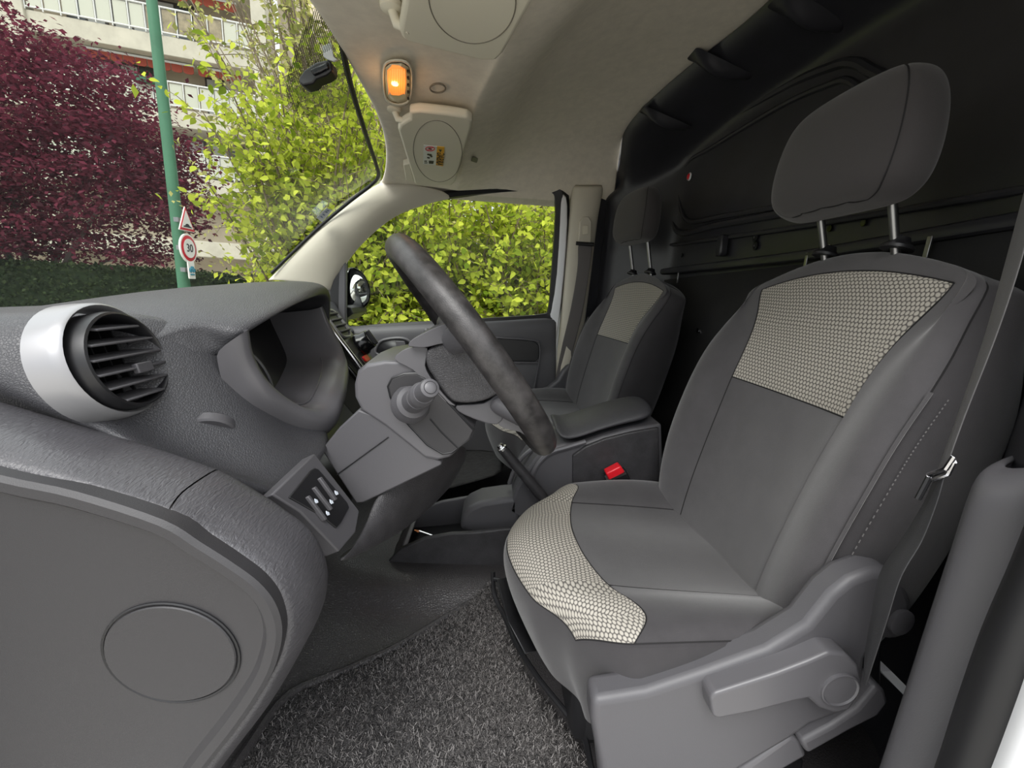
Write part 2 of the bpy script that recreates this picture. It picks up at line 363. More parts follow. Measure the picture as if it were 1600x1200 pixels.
# pressed lugs along the top
for u, v, w, h in ((1040, 188, .05, .16), (1126, 106, .055, .16), (1268, 26, .06, .16)):
    r_ = ray(u, v); lo_, hi_ = .5, 2.5
    for _ in range(40):
        m = (lo_ + hi_)/2; q_ = CAM + r_*m; a_, b_ = xrear(q_.y), xmain(q_.y)
        if q_.z < zroof(q_.y) - .016 - .05*max(0, min(1, (q_.x - a_)/(b_ - a_))): lo_ = m
        else: hi_ = m
    c = CAM + r_*lo_; ax = V(0, 1, 0); ay = V(.95, 0, -.25).normalized()
    rows = []
    for k in range(7):
        t = k/6 - .5; rows.append([c + ay*(h*t) + ax*(w*(s - .5)*(1 - .35*(t + .5))) + V(-.25, 0, -.95)*(-.004 + .026*sin(pi*s)*cos(pi*t)) for s in [i/6 for i in range(7)]])
    MB().grid(rows).build('pressed_lug', m_panel, bulk, sub=1)
# red tail-lamp dot seen on the bulkhead
p = B(1078, 276, .004); ax = V(-1, .05, 0)
e = empty('reflector_button', p, 'small round red reflector button with a white ring on the black bulkhead', 'reflector')
MB().lathe([(.0125, 0), (.0125, .003), (.0112, .005), (.0105, .004)], p, ax, 24).build('ring', m_white, e)
MB().lathe([(.0102, 0), (.0102, .005), (.006, .008), (.001, .009)], p, ax, 20).build('lens', m_red, e)

# ---- floor: vinyl tub with a rising tunnel
def sst_(a, b, x): t = max(0, min(1, (x - a)/(b - a))); return t*t*(3 - 2*t)
def zfl(x, y):
    t = max(0, 1 - abs(y + .02)/.24); t = t*t*(3 - 2*t); z = .03 + .035*(sst_(-.27, -.16, y)*(1 - sst_(.12, .24, y)))
    z += .022*math.exp(-((y + .165)/.035)**2)*sst_(-.34, -.2, x)*(1 - sst_(.1, .2, x))
    if x < -.25: z += .9*(-.25 - x)**1.15                       # toe board
    return z
xs = [-.75, -.6, -.5, -.42, -.35, -.28, -.2, -.1, .02, .15, .35, .6, .80]
ys = [-.70, -.6, -.5, -.42, -.36, -.30, -.26, -.22, -.18, -.12, -.05, .02, .08, .14, .2, .26, .32, .4, .55, .72]
o = MB().grid([[V(x, y, zfl(x, y)) for y in ys] for x in xs]).build('floor', m_vinyl, sub=2, solid=.03); tag(o, kind='structure')

# ---- windscreen
def zbase(y): return .60 + .13*(abs(y)/.66)**2
def xbase(y): return -1.12 + .28*(abs(y)/.66)**2
rows = []
for k in range(9):
    t = k/8; r = []
    for y in [-.70, -.6, -.45, -.3, -.15, 0, .15, .3, .45, .6, .66, .70]:
        a = V(xbase(y), y, zbase(y)); b = V(xhd(y) - .005, y, zsh(y) + .004); p = a.lerp(b, t); p.z += .025*sin(pi*t); p.x -= .015*sin(pi*t); r.append(p)
    rows.append(r)
wind = MB().grid(rows).build('window_1', m_glass); tag(wind, kind='structure')
def WS(u, v, d=0):                                            # a point just inside the windscreen
    r = ray(u, v); lo, hi = .2, 6.
    def inside(q):
        y = max(-.7, min(.7, q.y)); a = V(xbase(y), y, zbase(y)); b = V(xhd(y) - .005, y, zsh(y) + .004)
        t = (q.z - a.z)/(b.z - a.z); t = max(-.2, min(1.2, t)); p = a.lerp(b, t); p.x -= .035*sin(pi*max(0, min(1, t)))
        return q.x - d > p.x
    for _ in range(50):
        m = (lo + hi)/2
        if inside(CAM + r*m): lo = m
        else: hi = m
    return CAM + r*lo
# black seal round the glass
pts = catmull([WS(u, v, .004) for u, v in ((424, 427), (455, 397), (500, 354), (545, 316), (580, 289), (591, 275), (588, 258), (570, 205), (550, 140), (536, 80), (522, 0), (515, -60))], 6)
MB().tube(pts, .006, 8).build('window_seal', m_rubber, wind)
# dotted shade band beside the mirror foot
rows = [[WS(a[0] + (b[0] - a[0])*t, a[1] + (b[1] - a[1])*t, .006) for t in [i/8 for i in range(9)]] for a, b in
        (((515, -20), (522, -20)), ((480, 30), (527, 20)), ((462, 80), (535, 70)), ((440, 140), (545, 120)), ((455, 184), (552, 160)), ((505, 180), (556, 172)), ((548, 167), (552, 178)))]
MB().grid(rows).build('dot_band', m_dots, wind, sub=1)
# clip and mirror stalk
c = WS(511, 84, .012)
e = empty('mirror_foot', c, 'black plastic mirror foot hanging from the top of the windscreen by a clear clip', 'mirror foot')
n = (CAM - c).normalized()
Q = lambda u, v, dy=0: P(u, v, c.y + dy)
MB().prism([Q(466, 122), (Q(475, 109)), Q(493, 97), Q(513, 92), Q(518, 97), Q(519, 110), Q(510, 117), Q(494, 123), Q(489, 130), Q(474, 134), Q(467, 130)], (0, .03, .0)).build('body', m_black, e, bevel=.004, seg=3)
MB().prism([Q(483, 108, -.004), Q(512, 95, -.004), Q(514, 106, -.004), Q(490, 118, -.004)], (0, .01, 0)).build('cover', m_blackgloss, e, bevel=.003)
MB().prism([Q(503, 72), Q(517, 66), Q(521, 88), Q(527, 93), Q(521, 96), Q(510, 92), Q(505, 88)], (0, .004, .0)).build('clip', m_clear, e, bevel=.001)
# sticker low on the windscreen
a, b, d_, f = WS(497, 330, .008), WS(516, 320, .008), WS(520, 332, .008), WS(503, 345, .008)
a, b, d_, f = WS(494, 340, .008), WS(510, 325, .008), WS(519, 328, .008), WS(503, 347, .008)
m_paper = surf('sticker_paper', lin(214, 222, 232), .6); m_blueink = surf('blue_ink', lin(120, 140, 185), .6)
e = MB().prism([a, b, d_, f], (.0015, 0, 0)).build('window_sticker', m_paper)
tag(e, 'small pale inspection sticker in the lower corner of the windscreen', 'sticker')
for t in (.2, .4, .65, .8):
    q0 = a.lerp(b, t).lerp(f.lerp(d_, t), .25) + V(.002, 0, 0); q1 = a.lerp(b, t + .09).lerp(f.lerp(d_, t + .09), .25) + V(.002, 0, 0)
    q2 = a.lerp(b, t + .09).lerp(f.lerp(d_, t + .09), .6) + V(.002, 0, 0); q3 = a.lerp(b, t).lerp(f.lerp(d_, t), .6) + V(.002, 0, 0)
    MB().prism([q0, q1, q2, q3], (.0006, 0, 0)).build('print_line', m_blueink, e)

# ---- far pillar beside the windscreen (A-pillar trim)
inn = catmull([P(u, v, .665) for u, v in ((420, 436), (430, 426), (458, 398), (502, 355), (547, 317), (582, 291), (600, 281))], 4)
mid = catmull([P(u, v, .66) for u, v in ((462, 440), (478, 422), (506, 392), (548, 350), (585, 322), (620, 300), (655, 290))], 4)
out = catmull([P(u, v, .695) for u, v in ((510, 450), (522, 424), (545, 388), (580, 352), (618, 325), (665, 308), (700, 300))], 4)
o = MB().grid([[p + V(-.02, .03, -.005) for p in inn], inn, mid, out, [p + V(.01, .03, -.02) for p in out]]).build('trim_1', m_pillar, sub=1, solid=.006); tag(o, kind='structure')
o = MB().grid([[V(.372, .722, z), V(.41, .728, z), V(.45, .738, z), V(.50, .775, z), V(.62, .80, z)] for z in (-.05, .3, .7, .95, 1.08, 1.2, 1.3, 1.42)]).build('trim_8', m_panel, sub=1, solid=.006); tag(o, kind='structure')
# ---- far B-pillar trim and white door edge behind the window
o = MB().loft([[P(u, v, y) for u, v, y in r] for r in (
    [(893, 285, .72), (897, 287, .69), (912, 287, .675), (938, 287, .675), (948, 286, .70)],
    [(888, 330, .72), (893, 330, .69), (905, 330, .675), (928, 330, .675), (936, 330, .70)],
    [(880, 430, .72), (885, 430, .69), (895, 430, .675), (916, 430, .675), (926, 430, .70)],
    [(872, 520, .72), (877, 520, .69), (885, 520, .675), (903, 520, .675), (913, 520, .70)],
    [(862, 640, .72), (866, 640, .69), (874, 640, .675), (893, 640, .675), (903, 640, .70)])], closed=False).build('trim_2', m_pillar, sub=1, solid=.01); tag(o, kind='structure')

# ---- passenger door with its window
door = empty('door_1', (0, .75, .1)); tag(door, kind='structure')
YD = .735
win = [(541, 400), (552, 383), (575, 362), (610, 338), (650, 321), (700, 309), (770, 301), (840, 298), (862, 301), (868, 315), (867, 360), (861, 440), (857, 482), (846, 491), (780, 496), (690, 501), (600, 506), (548, 510), (540, 500), (539, 450)]
wout = [(515, 398), (533, 371), (562, 346), (600, 324), (645, 307), (700, 297), (770, 290), (850, 287), (880, 290), (889, 306), (889, 360), (882, 440), (876, 486), (862, 510), (780, 514), (690, 517), (600, 520), (530, 524), (508, 506), (506, 450)]
wi = catmull([P(u, v, .72) for u, v in win], 4, True); wo = catmull([P(u, v, .725) for u, v in wout], 4, True)
MB().loft([[p + V(0, .03, 0) for p in wi], wi, [a.lerp(b, .5) + V(0, -.012, 0) for a, b in zip(wi, wo)], wo, [p + V(0, .03, 0) for p in wo]]).build('window_seal', m_rubber, door)
g = MB(); c0 = sum(wi, V(0, 0, 0))/len(wi)
g.add([p + V(0, .022, 0) for p in wi], [tuple(range(len(wi)))]); o = g.build('window_2', m_sideglass, smooth=False); tag(o, kind='structure')
# white painted frame showing behind the rear edge of the glass
MB().grid([[P(u, v, .70) for u, v in ((886, 300), (888, 340), (882, 430), (874, 500), (868, 560))], [P(u, v, .715) for u, v in ((874, 300), (874, 340), (868, 430), (861, 488), (852, 500))]]).build('painted_edge', m_white, door, sub=1, solid=.006)
# sail panel with tweeter, in the front corner of the window
MB().prism([P(u, v, .715) for u, v in ((515, 396), (534, 392), (540, 405), (540, 506), (512, 520), (494, 515))], (0, .02, 0)).build('sail_panel', m_plastic, door, bevel=.004)
tw = P(511, 478, .712)
MB().lathe([(.024, 0), (.024, -.006), (.019, -.009), (.004, -.0095)], tw, (0, 1, 0), 24).build('tweeter', m_plastic2, door)
# inner door panel
def D(u, v, y=YD): return P(u, v, y)
top = [(500, 512), (600, 507), (700, 502), (800, 497), (872, 492)]
rowsD = [[D(u, v + 3, .765) for u, v in top], [D(u, v - 1, .745) for u, v in top], [D(u, v + 3, .70) for u, v in top], [D(u, v + 28, .695) for u, v in top],
         [D(u, v + 62, .705) for u, v in top], [D(u, v + 70, .69) for u, v in top], [D(u, v + 130, .69) for u, v in top], [D(u, v + 190, .72) for u, v in top], [D(u, v + 330, .73) for u, v in top]]
MB().grid(rowsD).build('door_panel', m_plastic, door, sub=2, solid=.01)
# recessed pull handle
h = catmull([D(u, v, .69) for u, v in ((588, 552), (590, 539), (600, 531), (625, 528), (640, 533), (644, 543), (634, 551), (610, 557))], 4, True)
MB().tube(h, .006, 8, True).build('handle_surround', m_plastic2, door)
hb = MB(); hb.add([p + V(0, -.002, 0) for p in h], [tuple(range(len(h)))]); hb.build('handle_recess', m_black, door, solid=.003)
MB().prism([D(u, v, .678) for u, v in ((618, 533), (632, 533), (636, 546), (620, 549))], (0, .006, 0)).build('handle_lever', m_plastic2, door, bevel=.002)
MB().lathe([(.012, 0), (.012, -.012), (.007, -.016), (.001, -.017)], D(667, 517, .705), (0, 1, 0), 18).build('lock_knob', m_plastic2, door)
# arm-rest pocket
pk = [(770, 528), (834, 533), (842, 540), (842, 560), (836, 565), (770, 563)]
a = MB(); q = [D(u, v, .686) for u, v in pk]; a.prism(q, (0, .004, 0)); a.build('pocket', m_black, door, bevel=.003)
MB().tube(catmull([D(u, v, .684) for u, v in ((740, 526), (780, 528), (834, 532), (843, 540), (843, 562), (836, 600), (828, 650))], 4), .0035, 8).build('trim_line', m_plastic2, door)
MB().tube([D(u, v, .684) for u, v in ((740, 566), (800, 567), (842, 567))], .003, 8).build('trim_line', m_plastic2, door)
# outer door skin (seen from outside only)
MB().grid([[D(u, v, .80) for u, v in ((480, 516), (700, 504), (880, 494))], [D(u, v, .84) for u, v in ((480, 620), (700, 620), (880, 620))], [D(u, v, .82) for u, v in ((480, 860), (700, 860), (880, 860))]]).build('door_skin', m_white, door, sub=1, solid=.01)

# ---- near B-pillar trim (right edge of the frame)
def nb(y, pts): return [P(u, v, y) for u, v in pts]
L_ = [(1517, 772), (1490, 860), (1460, 948), (1437, 1020), (1379, 1200), (1330, 1340)]
M_ = [(1628, 768), (1612, 850), (1590, 915), (1555, 1005), (1484, 1177), (1425, 1340)]
W_ = [(1690, 770), (1665, 830), (1625, 915), (1572, 1040), (1525, 1196), (1470, 1340)]
rows = []
for k in range(6):
    l, m_, w_ = P(*L_[k], -.72), P(*M_[k], -.752), P(*W_[k], -.775)
    z = l.z; rows.append([V(.60, -.60, z), V(.53, -.645, z), V(l.x + .035, -.692, z), V(l.x + .004, -.714, z), l.lerp(m_, .12), l.lerp(m_, .55), m_, w_, w_ + V(.05, -.01, 0)])
r0 = [p.copy() for p in rows[0]]
rows.insert(0, [p + V(.012, .006, .012) if 1 < i < 8 else p + V(0, 0, .012) for i, p in enumerate(r0)])
rows.insert(0, [p + V(.05, .02, .016) for i, p in enumerate(r0)])
o = MB().grid(rows).build('trim_3', m_plastic, sub=2, solid=.006); tag(o, kind='structure')
pts = [P(u, v, -.782) for u, v in ((1690, 740), (1680, 800), (1640, 900), (1590, 1010), (1545, 1130), (1510, 1230), (1450, 1380))]
o = MB().tube(catmull(pts, 5), .017, 12).build('trim_4', m_rubber); tag(o, kind='structure')
o = MB().grid([[P(u - 30, v, -.79), P(u, v, -.80), P(u + 40, v, -.82), V(.62, -.86, P(u, v, -.8).z)] for u, v in ((1720, 760), (1690, 850), (1650, 960), (1606, 1083), (1562, 1200), (1510, 1340))]).build('trim_5', m_white, sub=1, solid=.004); tag(o, kind='structure')
o = MB().grid([[V(x, .83 - .04*max(0, z - .6), z) for z in (-.25, .0, .3, .6, .9, 1.1, 1.28)] for x in (.29, .5, .8, 1.2)]).build('wall_right', m_white, solid=.01); tag(o, kind='structure')
# white seat rail bracket by the sill
MB().prism([P(u, v, -.60) for u, v in ((1378, 1050), (1392, 1048), (1420, 1076), (1412, 1086))], (0, .05, 0)).build('trim_6', m_white)['kind'] = 'structure'

# ---- near side of the body shell: pillar, roof rail, sill, wing and bonnet (outside the picture, they shade the cab)
def body(name, pts, r, mat, sx=1.0):
    o = MB().tube(catmull([V(*p) for p in pts], 4), r, 10, sx=sx).build(name, mat); tag(o, kind='structure'); return o
body('trim_9', [(.47, -.775, .60), (.47, -.77, .80), (.46, -.745, 1.0), (.44, -.70, 1.14)], .045, m_pillar)
body('trim_10', [(-1.0, -.76, .66), (-.75, -.74, .86), (-.46, -.70, 1.09), (-.1, -.69, 1.15), (.44, -.70, 1.14)], .035, m_pillar)
body('trim_11', [(-.55, -.80, -.06), (.0, -.80, -.06), (.45, -.80, -.06)], .05, m_white)
o = MB().grid([[V(x, -.82, z) for x in (-1.9, -1.2, -.80, -.56)] for z in (-.25, .0, .3, .55, .62)]).build('trim_12', m_white, sub=1, solid=.01); tag(o, kind='structure')
o = MB().grid([[V(x, y, z - .05*(y/.8)**2) for y in (-.82, -.5, 0, .5, .82)] for x, z in ((-1.14, .585), (-1.4, .54), (-1.7, .46), (-1.95, .33), (-2.05, .1))]).build('trim_13', m_white, sub=1, solid=.01); tag(o, kind='structure')
o = MB().grid([[V(x, y, zroof(y) + .05) for y in (-.70, -.4, 0, .4, .74)] for x in (-.40, -.1, .4, 1.2)]).build('trim_14', m_white, sub=1, solid=.01); tag(o, kind='structure')
# ======================================================================= DASHBOARD
def sst(a, b, x): t = max(0, min(1, (x - a)/(b - a))); return t*t*(3 - 2*t)
KY = [-.66, -.625, -.60, -.575, -.55, -.52, -.48, -.43, -.40, -.20, 0, .3, .72]
KXC = [-.45, -.44, -.415, -.395, -.362, -.335, -.325, -.32, -.34, -.42, -.52, -.60, -.62]
KZC = [.655, .655, .672, .677, .681, .670, .660, .660, .655, .648, .636, .636, .636]
KXL = [-.25, -.25, -.262, -.236, -.226, -.222, -.216, -.220, -.24, -.30, -.42, -.52, -.55]
KZL = [.53, .53, .531, .50, .482, .479, .492, .503, .51, .53, .53, .53, .53]
def zdash(x, y):
    f = lambda k: float(np.interp(y, KY, k))
    xc, zc, xl, zl = f(KXC), f(KZC), f(KXL), f(KZL)
    zf = zc + (x - xc)*(zl - zc)/(xl - xc)
    t = (x - xc)/(xl - xc)
    if 0 < t < 1: zf -= float(np.interp(y, [-.62, -.59, -.55, -.52, -.48, -.45, -.40, -.2], [.02, .046, .042, .020, .030, .042, .030, .02]))*sin(pi*t)
    zb = zc + (xc - x)*(.612 - zc)/(xc + 1.12)
    k = .012; h = max(0, min(1, .5 + .5*(zb - zf)/k/2)); return zb*(1 - h) + zf*h - k*2*h*(1 - h)*.5
def xrd(y):
    return float(np.interp(y, KY, KXL))
dash = empty('dashboard', (-.4, -.2, .5), 'dark grey grained dashboard below the windscreen with a round air vent at its near end', 'dashboard')
ysd = [-.625, -.618, -.60, -.575, -.55, -.52, -.49, -.46, -.43, -.40, -.37, -.34, -.31, -.28, -.25, -.22, -.19, -.15, -.08, 0, .1, .2, .35, .5, .7]
nX = 26
m = MB(); rows = []
for i in range(nX + 3):
    r = []
    for y in ysd:
        xr = xrd(y); t = min(1, i/nX); x = -1.12 + (xr + 1.12)*(t**.62); z = zdash(x, y)
        if i == nX + 1: x += .004; z -= .014
        if i == nX + 2: x -= .035; z -= .03
        if y < -.59:
            e = (-.59 - y)/.035; ez = .532 + (-.262 - x)*.446; z = min(z, z*(1 - e*e) + ez*e*e)
        r.append(V(x, y, z))
    rows.append(r)
rows = [[r[0] + V(0, .05, -.12), r[0] + V(0, .03, -.028)] + r for r in rows]
n = len(rows[0]); vs = [p for r in rows for p in r]; fs = []
for i in range(len(rows) - 1):
    for j in range(n - 1):
        q = (i*n + j, i*n + j + 1, (i+1)*n + j + 1, (i+1)*n + j); c = sum((vs[k] for k in q), V(0, 0, 0))/4
        if -.40 < c.x < -.262 and -.475 < c.y < -.25: continue
        fs.append(q)
m.add(vs, fs); m.build('upper_dash', m_leather, dash, sub=1)

# hood over the instruments
def DF(u, v, d=0):
    """point d above the face of the dashboard"""
    r = ray(u, v); lo, hi = .15, 1.2
    for _ in range(50):
        m = (lo + hi)/2; q = CAM + r*m
        if q.z > zdash(q.x, q.y) + d: lo = m
        else: hi = m
    return CAM + r*lo
def DZ(x, y, d): return V(x, y, zdash(x, y) + d)
hd = [[V(-.66, y, .636) for y in (-.575, -.50, -.42, -.36, -.28, -.16)],
      [DZ(-.44, -.565, .004), P(215, 448, -.47), P(280, 433, -.40), P(360, 428, -.34), P(435, 427, -.27), P(497, 434, -.19)],
      [DZ(-.366, -.570, .003), DZ(-.330, -.520, .012), P(345, 489, -.49), P(425, 468, -.41), P(485, 447, -.31), P(513, 443, -.20)],
      [DF(268, 508, .001), DF(318, 512, .010), P(365, 510, -.515), P(436, 474, -.425), P(487, 453, -.32), P(517, 449, -.205)],
      [DF(300, 540, .0005), DF(340, 538, .006), P(380, 520, -.52), P(443, 481, -.43), P(490, 460, -.33), P(516, 455, -.213)],
      [DF(318, 565, -.001), DF(350, 558, .002), P(390, 524, -.50), P(450, 486, -.425), P(492, 466, -.33), P(512, 463, -.222)]]
hd.append([p + V(-.03, 0, -.03) if i < 2 else p + V(-.10, 0, .0) for i, p in enumerate(hd[-1])])
hd = [[r[0] + V(-.01, -.01, -.02)] + r + [r[-1] + V(-.01, .025, -.03), r[-1] + V(-.02, .03, -.12)] for r in hd]
MB().grid(hd).build('instrument_hood', m_leather, dash, sub=3)
O = [(364, 530, -.525), (376, 585, -.515), (405, 628, -.50), (450, 660, -.465), (498, 673, -.43), (526, 668, -.40), (537, 640, -.37), (543, 612, -.33), (546, 582, -.26), (535, 544, -.23), (516, 508, -.215), (504, 478, -.21)]
I = [(395, 514, -.50), (402, 550, -.495), (425, 592, -.485), (462, 622, -.46), (492, 636, -.435), (515, 632, -.41), (526, 612, -.385), (532, 590, -.34), (532, 566, -.27), (522, 542, -.24), (506, 510, -.225), (496, 485, -.22)]
po = catmull([P(*q) for q in O], 4); pi_ = catmull([P(*q) for q in I], 4)
cen = sum(pi_, V(0, 0, 0))/len(pi_)
deep = [p + V(-.085, 0, .0) + (cen - p)*.12 for p in pi_]
MB().loft([[p + V(-.02, 0, -.015) for p in po], po, [a.lerp(b, .5) + V(.008, -.004, .006) for a, b in zip(po, pi_)], pi_, deep], closed=False).build('instrument_bezel', m_plastic2, dash, sub=1)
g = empty
cp = MB(); cp.add(deep, [tuple(range(len(deep)))]); cl = cp.build('instrument_cluster', m_black, dash)
for (u, v, y, rr) in ((470, 590, -.43, .05), (500, 580, -.33, .045)):
    c = P(u, v, y) + V(-.075, 0, 0)
    a1 = V(0, 1, 0); a2 = V(-.5, 0, .86)
    MB().tube([c + a1*x + a2*z for x, z in ellipse(rr, rr, 32)], .0022, 6, True).build('gauge_ring', m_plastic2, cl)
w_ = [p + V(-.03, 0, .0) + (cen - p)*.05 for p in pi_]
MB().tube([w_[k] for k in range(16, 34)], .0016, 6).build('lens_edge', m_plastic2, cl)

# vent at the near end
vn = V(.965, .06, .26).normalized(); vc = P(166, 569, -.592) + vn*.017; va = V(0, 1, 0); va = (va - vn*va.dot(vn)).normalized(); vb = vn.cross(va)
if vb.z < 0: vb = -vb
def vring(name, prof, mat, par, seg=48):
    return MB().lathe(prof, vc, vn, seg).build(name, mat, par, angle=50)
def lathe_open(prof, c, ax, seg=48):
    m = MB(); ax = Vector(ax).normalized(); a = ax.orthogonal().normalized(); b = ax.cross(a)
    m.loft([[c + ax*h + (a*cos(2*pi*k/seg) + b*sin(2*pi*k/seg))*r for k in range(seg)] for r, h in prof]); return m
off = va*0 + (P(176, 566, -.592) - P(184, 568, -.592))
ring_ = lathe_open([(.0575, -.028), (.0568, -.018), (.0555, -.010), (.0542, -.002), (.052, .0), (.0495, -.003), (.048, -.02)], vc + off, vn).build('silver_vent_ring', m_silver, dash)
vent = lathe_open([(.0475, -.02), (.047, .0), (.0455, .006), (.0435, .007), (.0420, .005), (.0415, -.02), (.040, -.045), (.001, -.047)], vc, vn).build('air_vent', m_black, dash)
for k in range(6):
    h = -.033 + .0132*k; w = sqrt(max(.0001, .0412**2 - h*h))
    MB().box(vc + vb*h - vn*.004, (2*w, .024, .0022), va, (vn*.9 - vb*.25)).build('slat', m_plastic, vent, bevel=.0008, seg=1)
for k in range(5):
    for hh in (-.0275, -.014, -.0005, .013, .0265):
        x = -.028 + .014*k
        if sqrt(x*x + hh*hh) < .034: MB().box(vc + va*x + vb*hh - vn*.022, (.0016, .02, .0115), va, vn).build('vane', m_black, vent)
MB().box(vc - vb*.010 + va*.010 + vn*.006, (.020, .006, .010), va, vn).build('slider', m_plastic, vent, bevel=.0012)
# hollow and thumb wheel beside the vent
t0, t1 = DF(314, 652), DF(372, 664); fn_ = V(.75, -.2, .62).normalized(); tax = (t1 - t0).cross(fn_)
MB().lathe([(.010, -.006), (.0225, -.006), (.0245, -.004), (.0245, .004), (.0225, .006), (.010, .006)], t0.lerp(t1, .5) - fn_*.0165, tax, 48).build('thumb_wheel', m_plastic, dash)

# wrinkled lower band in two lengths, and the end cap
CR = [(-560, 560), (-200, 628), (0, 682), (140, 722), (281, 769), (345, 803), (400, 837), (446, 872), (472, 908), (484, 950), (478, 1000), (458, 1042), (415, 1115), (350, 1200), (300, 1270)]
AR = [(-560, 620), (-200, 690), (0, 742), (120, 768), (255, 812), (315, 848), (365, 880), (405, 910), (430, 942), (441, 980), (436, 1020), (420, 1062), (378, 1128), (318, 1205), (270, 1270)]
def band(i0, i1, g0, g1, name):
    cr = catmull([P(u, v, -.668) for u, v in CR], 4)[i0*4:i1*4 + 1]; ar = catmull([P(u, v, -.690) for u, v in AR], 4)[i0*4:i1*4 + 1]
    if g0: cr[0] = cr[0].lerp(cr[1], g0); ar[0] = ar[0].lerp(ar[1], g0)
    if g1: cr[-1] = cr[-1].lerp(cr[-2], g1); ar[-1] = ar[-1].lerp(ar[-2], g1)
    ctr = V(-.5, 0, .2)
    ins = []
    for k, p in enumerate(cr):
        t = (cr[min(k+1, len(cr)-1)] - cr[max(k-1, 0)]).normalized(); nrm = V(-t.z, 0, t.x)
        if nrm.dot(V(ctr.x - p.x, 0, ctr.z - p.z)) < 0: nrm = -nrm
        ins.append(nrm)
    rows = [[V(p.x, -.60, p.z) + nn*.05 for p, nn in zip(cr, ins)], [V(p.x, -.612, p.z) + nn*.006 for p, nn in zip(cr, ins)], [V(p.x, -.618, p.z) + nn*.001 for p, nn in zip(cr, ins)],
            [V(p.x, -.64, p.z) for p in cr], [V(p.x, -.660, p.z) + nn*.0005 for p, nn in zip(cr, ins)], [V(p.x, -.669, p.z) + nn*.004 for p, nn in zip(cr, ins)],
            [p.lerp(q, .55) for p, q in zip(cr, ar)], [q for q in ar], [q + V(0, .02, 0) + nn*.01 for q, nn in zip(ar, ins)]]
    MB().loft(rows, False).build(name, m_wrinkle, dash, sub=1)
    # closing face at the joint
band(0, 4, 0, .05, 'wrinkled_band')
band(4, len(CR) - 1, .06, 0, 'wrinkled_band')
ar = catmull([P(u, v, -.694) for u, v in AR], 4)
poly = ar + [V(-.6, -.694, .1), V(-.75, -.694, .3)]
cc = V(-.36, -.694, .38)
def shrink(d, dy): return [p + (cc - p).normalized()*d + V(0, dy, 0) for p in poly]
cap = MB().loft([shrink(0, .02), shrink(0, 0), shrink(.004, -.003), shrink(.012, -.003), shrink(.018, .003), shrink(.024, .004)], cap1=True).build('end_cap', m_capplastic, dash, angle=30)
c = P(269, 1021, -.690)
rx = (P(375, 1021, -.69) - P(163, 1021, -.69)).length/2; rz = (P(269, 945, -.69) - P(269, 1097, -.69)).length/2
el = [c + V(a, -.0005, b) for a, b in ellipse(rx, rz, 48)]
tl = [c + V(a*.965, -.0005, b*.955) for a, b in ellipse(rx, rz, 48)]
MB().tube(el, .0013, 6, True).build('cover_groove', m_black, cap)
MB().loft([[p + V(0, .002, 0) for p in tl], [p + V(0, -.001, 0) for p in tl], [c + (p - c)*.985 + V(0, -.002, 0) for p in tl]], cap1=True).build('round_cover', m_capplastic, cap, angle=30)

# switch panel
s0, s1, s2 = P(492, 713, -.50), P(561, 800, -.485), P(430, 770, -.585)
ex = (s1 - s0).normalized(); ey = (s2 - s0); ey = (ey - ex*ey.dot(ex)).normalized(); en = ex.cross(ey)
if en.dot(CAM - s0) < 0: en = -en
def SP(u, v, d=0):
    r = ray(u, v); t = (s0 - CAM).dot(en)/r.dot(en); return CAM + r*t + en*d
MB().prism([SP(u, v) for u, v in ((492, 708), (505, 725), (562, 798), (556, 832), (530, 862), (470, 800), (425, 772))], -en*.02).build('switch_surround', m_plastic, dash, bevel=.002)
sp = MB().prism([SP(u, v, .002) for u, v in ((450, 778), (484, 736), (490, 732), (496, 734), (541, 786), (544, 794), (531, 818), (524, 826), (500, 806))], -en*.004).build('switch_panel', m_black, dash, bevel=.001)
for a, b in (((478, 776), (506, 813)), ((488, 762), (515, 797)), ((497, 747), (522, 782))):
    d = Vector((b[0]-a[0], b[1]-a[1])); nn = Vector((-d.y, d.x)).normalized()*-4.5
    qd = [a, b, (b[0]-nn.x, b[1]-nn.y), (a[0]-nn.x, a[1]-nn.y)]
    MB().prism([SP(u, v, .006) for u, v in qd], -en*.006).build('rocker_switch', m_plastic, sp, bevel=.0012)
for u, v in ((486, 786), (504, 805), (510, 787), (518, 773)):
    MB().prism([SP(u + a*1.3, v + b*1.3, .0075) for a, b in ((-2, -2.5), (1.5, -1), (2.5, 2), (0, 3), (-1.5, 1))], -en*.0006).build('white_symbol', m_paper, sp)
# panel under the column
MB().grid([[P(585, 785, -.455), P(620, 740, -.42), P(680, 705, -.36), P(735, 690, -.27)], [P(578, 812, -.475), P(630, 775, -.42), P(690, 740, -.35), P(735, 715, -.27)],
           [P(560, 852, -.52), P(615, 825, -.44), P(665, 790, -.36), P(722, 735, -.27)], [P(531, 888, -.57), P(585, 862, -.48), P(645, 830, -.38), P(708, 765, -.27)],
           [P(520, 880, -.55), P(570, 850, -.45), P(630, 815, -.34), P(690, 755, -.2)]]).build('knee_panel', m_leather2, dash, sub=2, solid=.01)
MB().grid([[V(-.25, y, .32), V(-.5, y, .33)] for y in (-.6, .7)]).build('underside', m_black, dash, solid=.01)

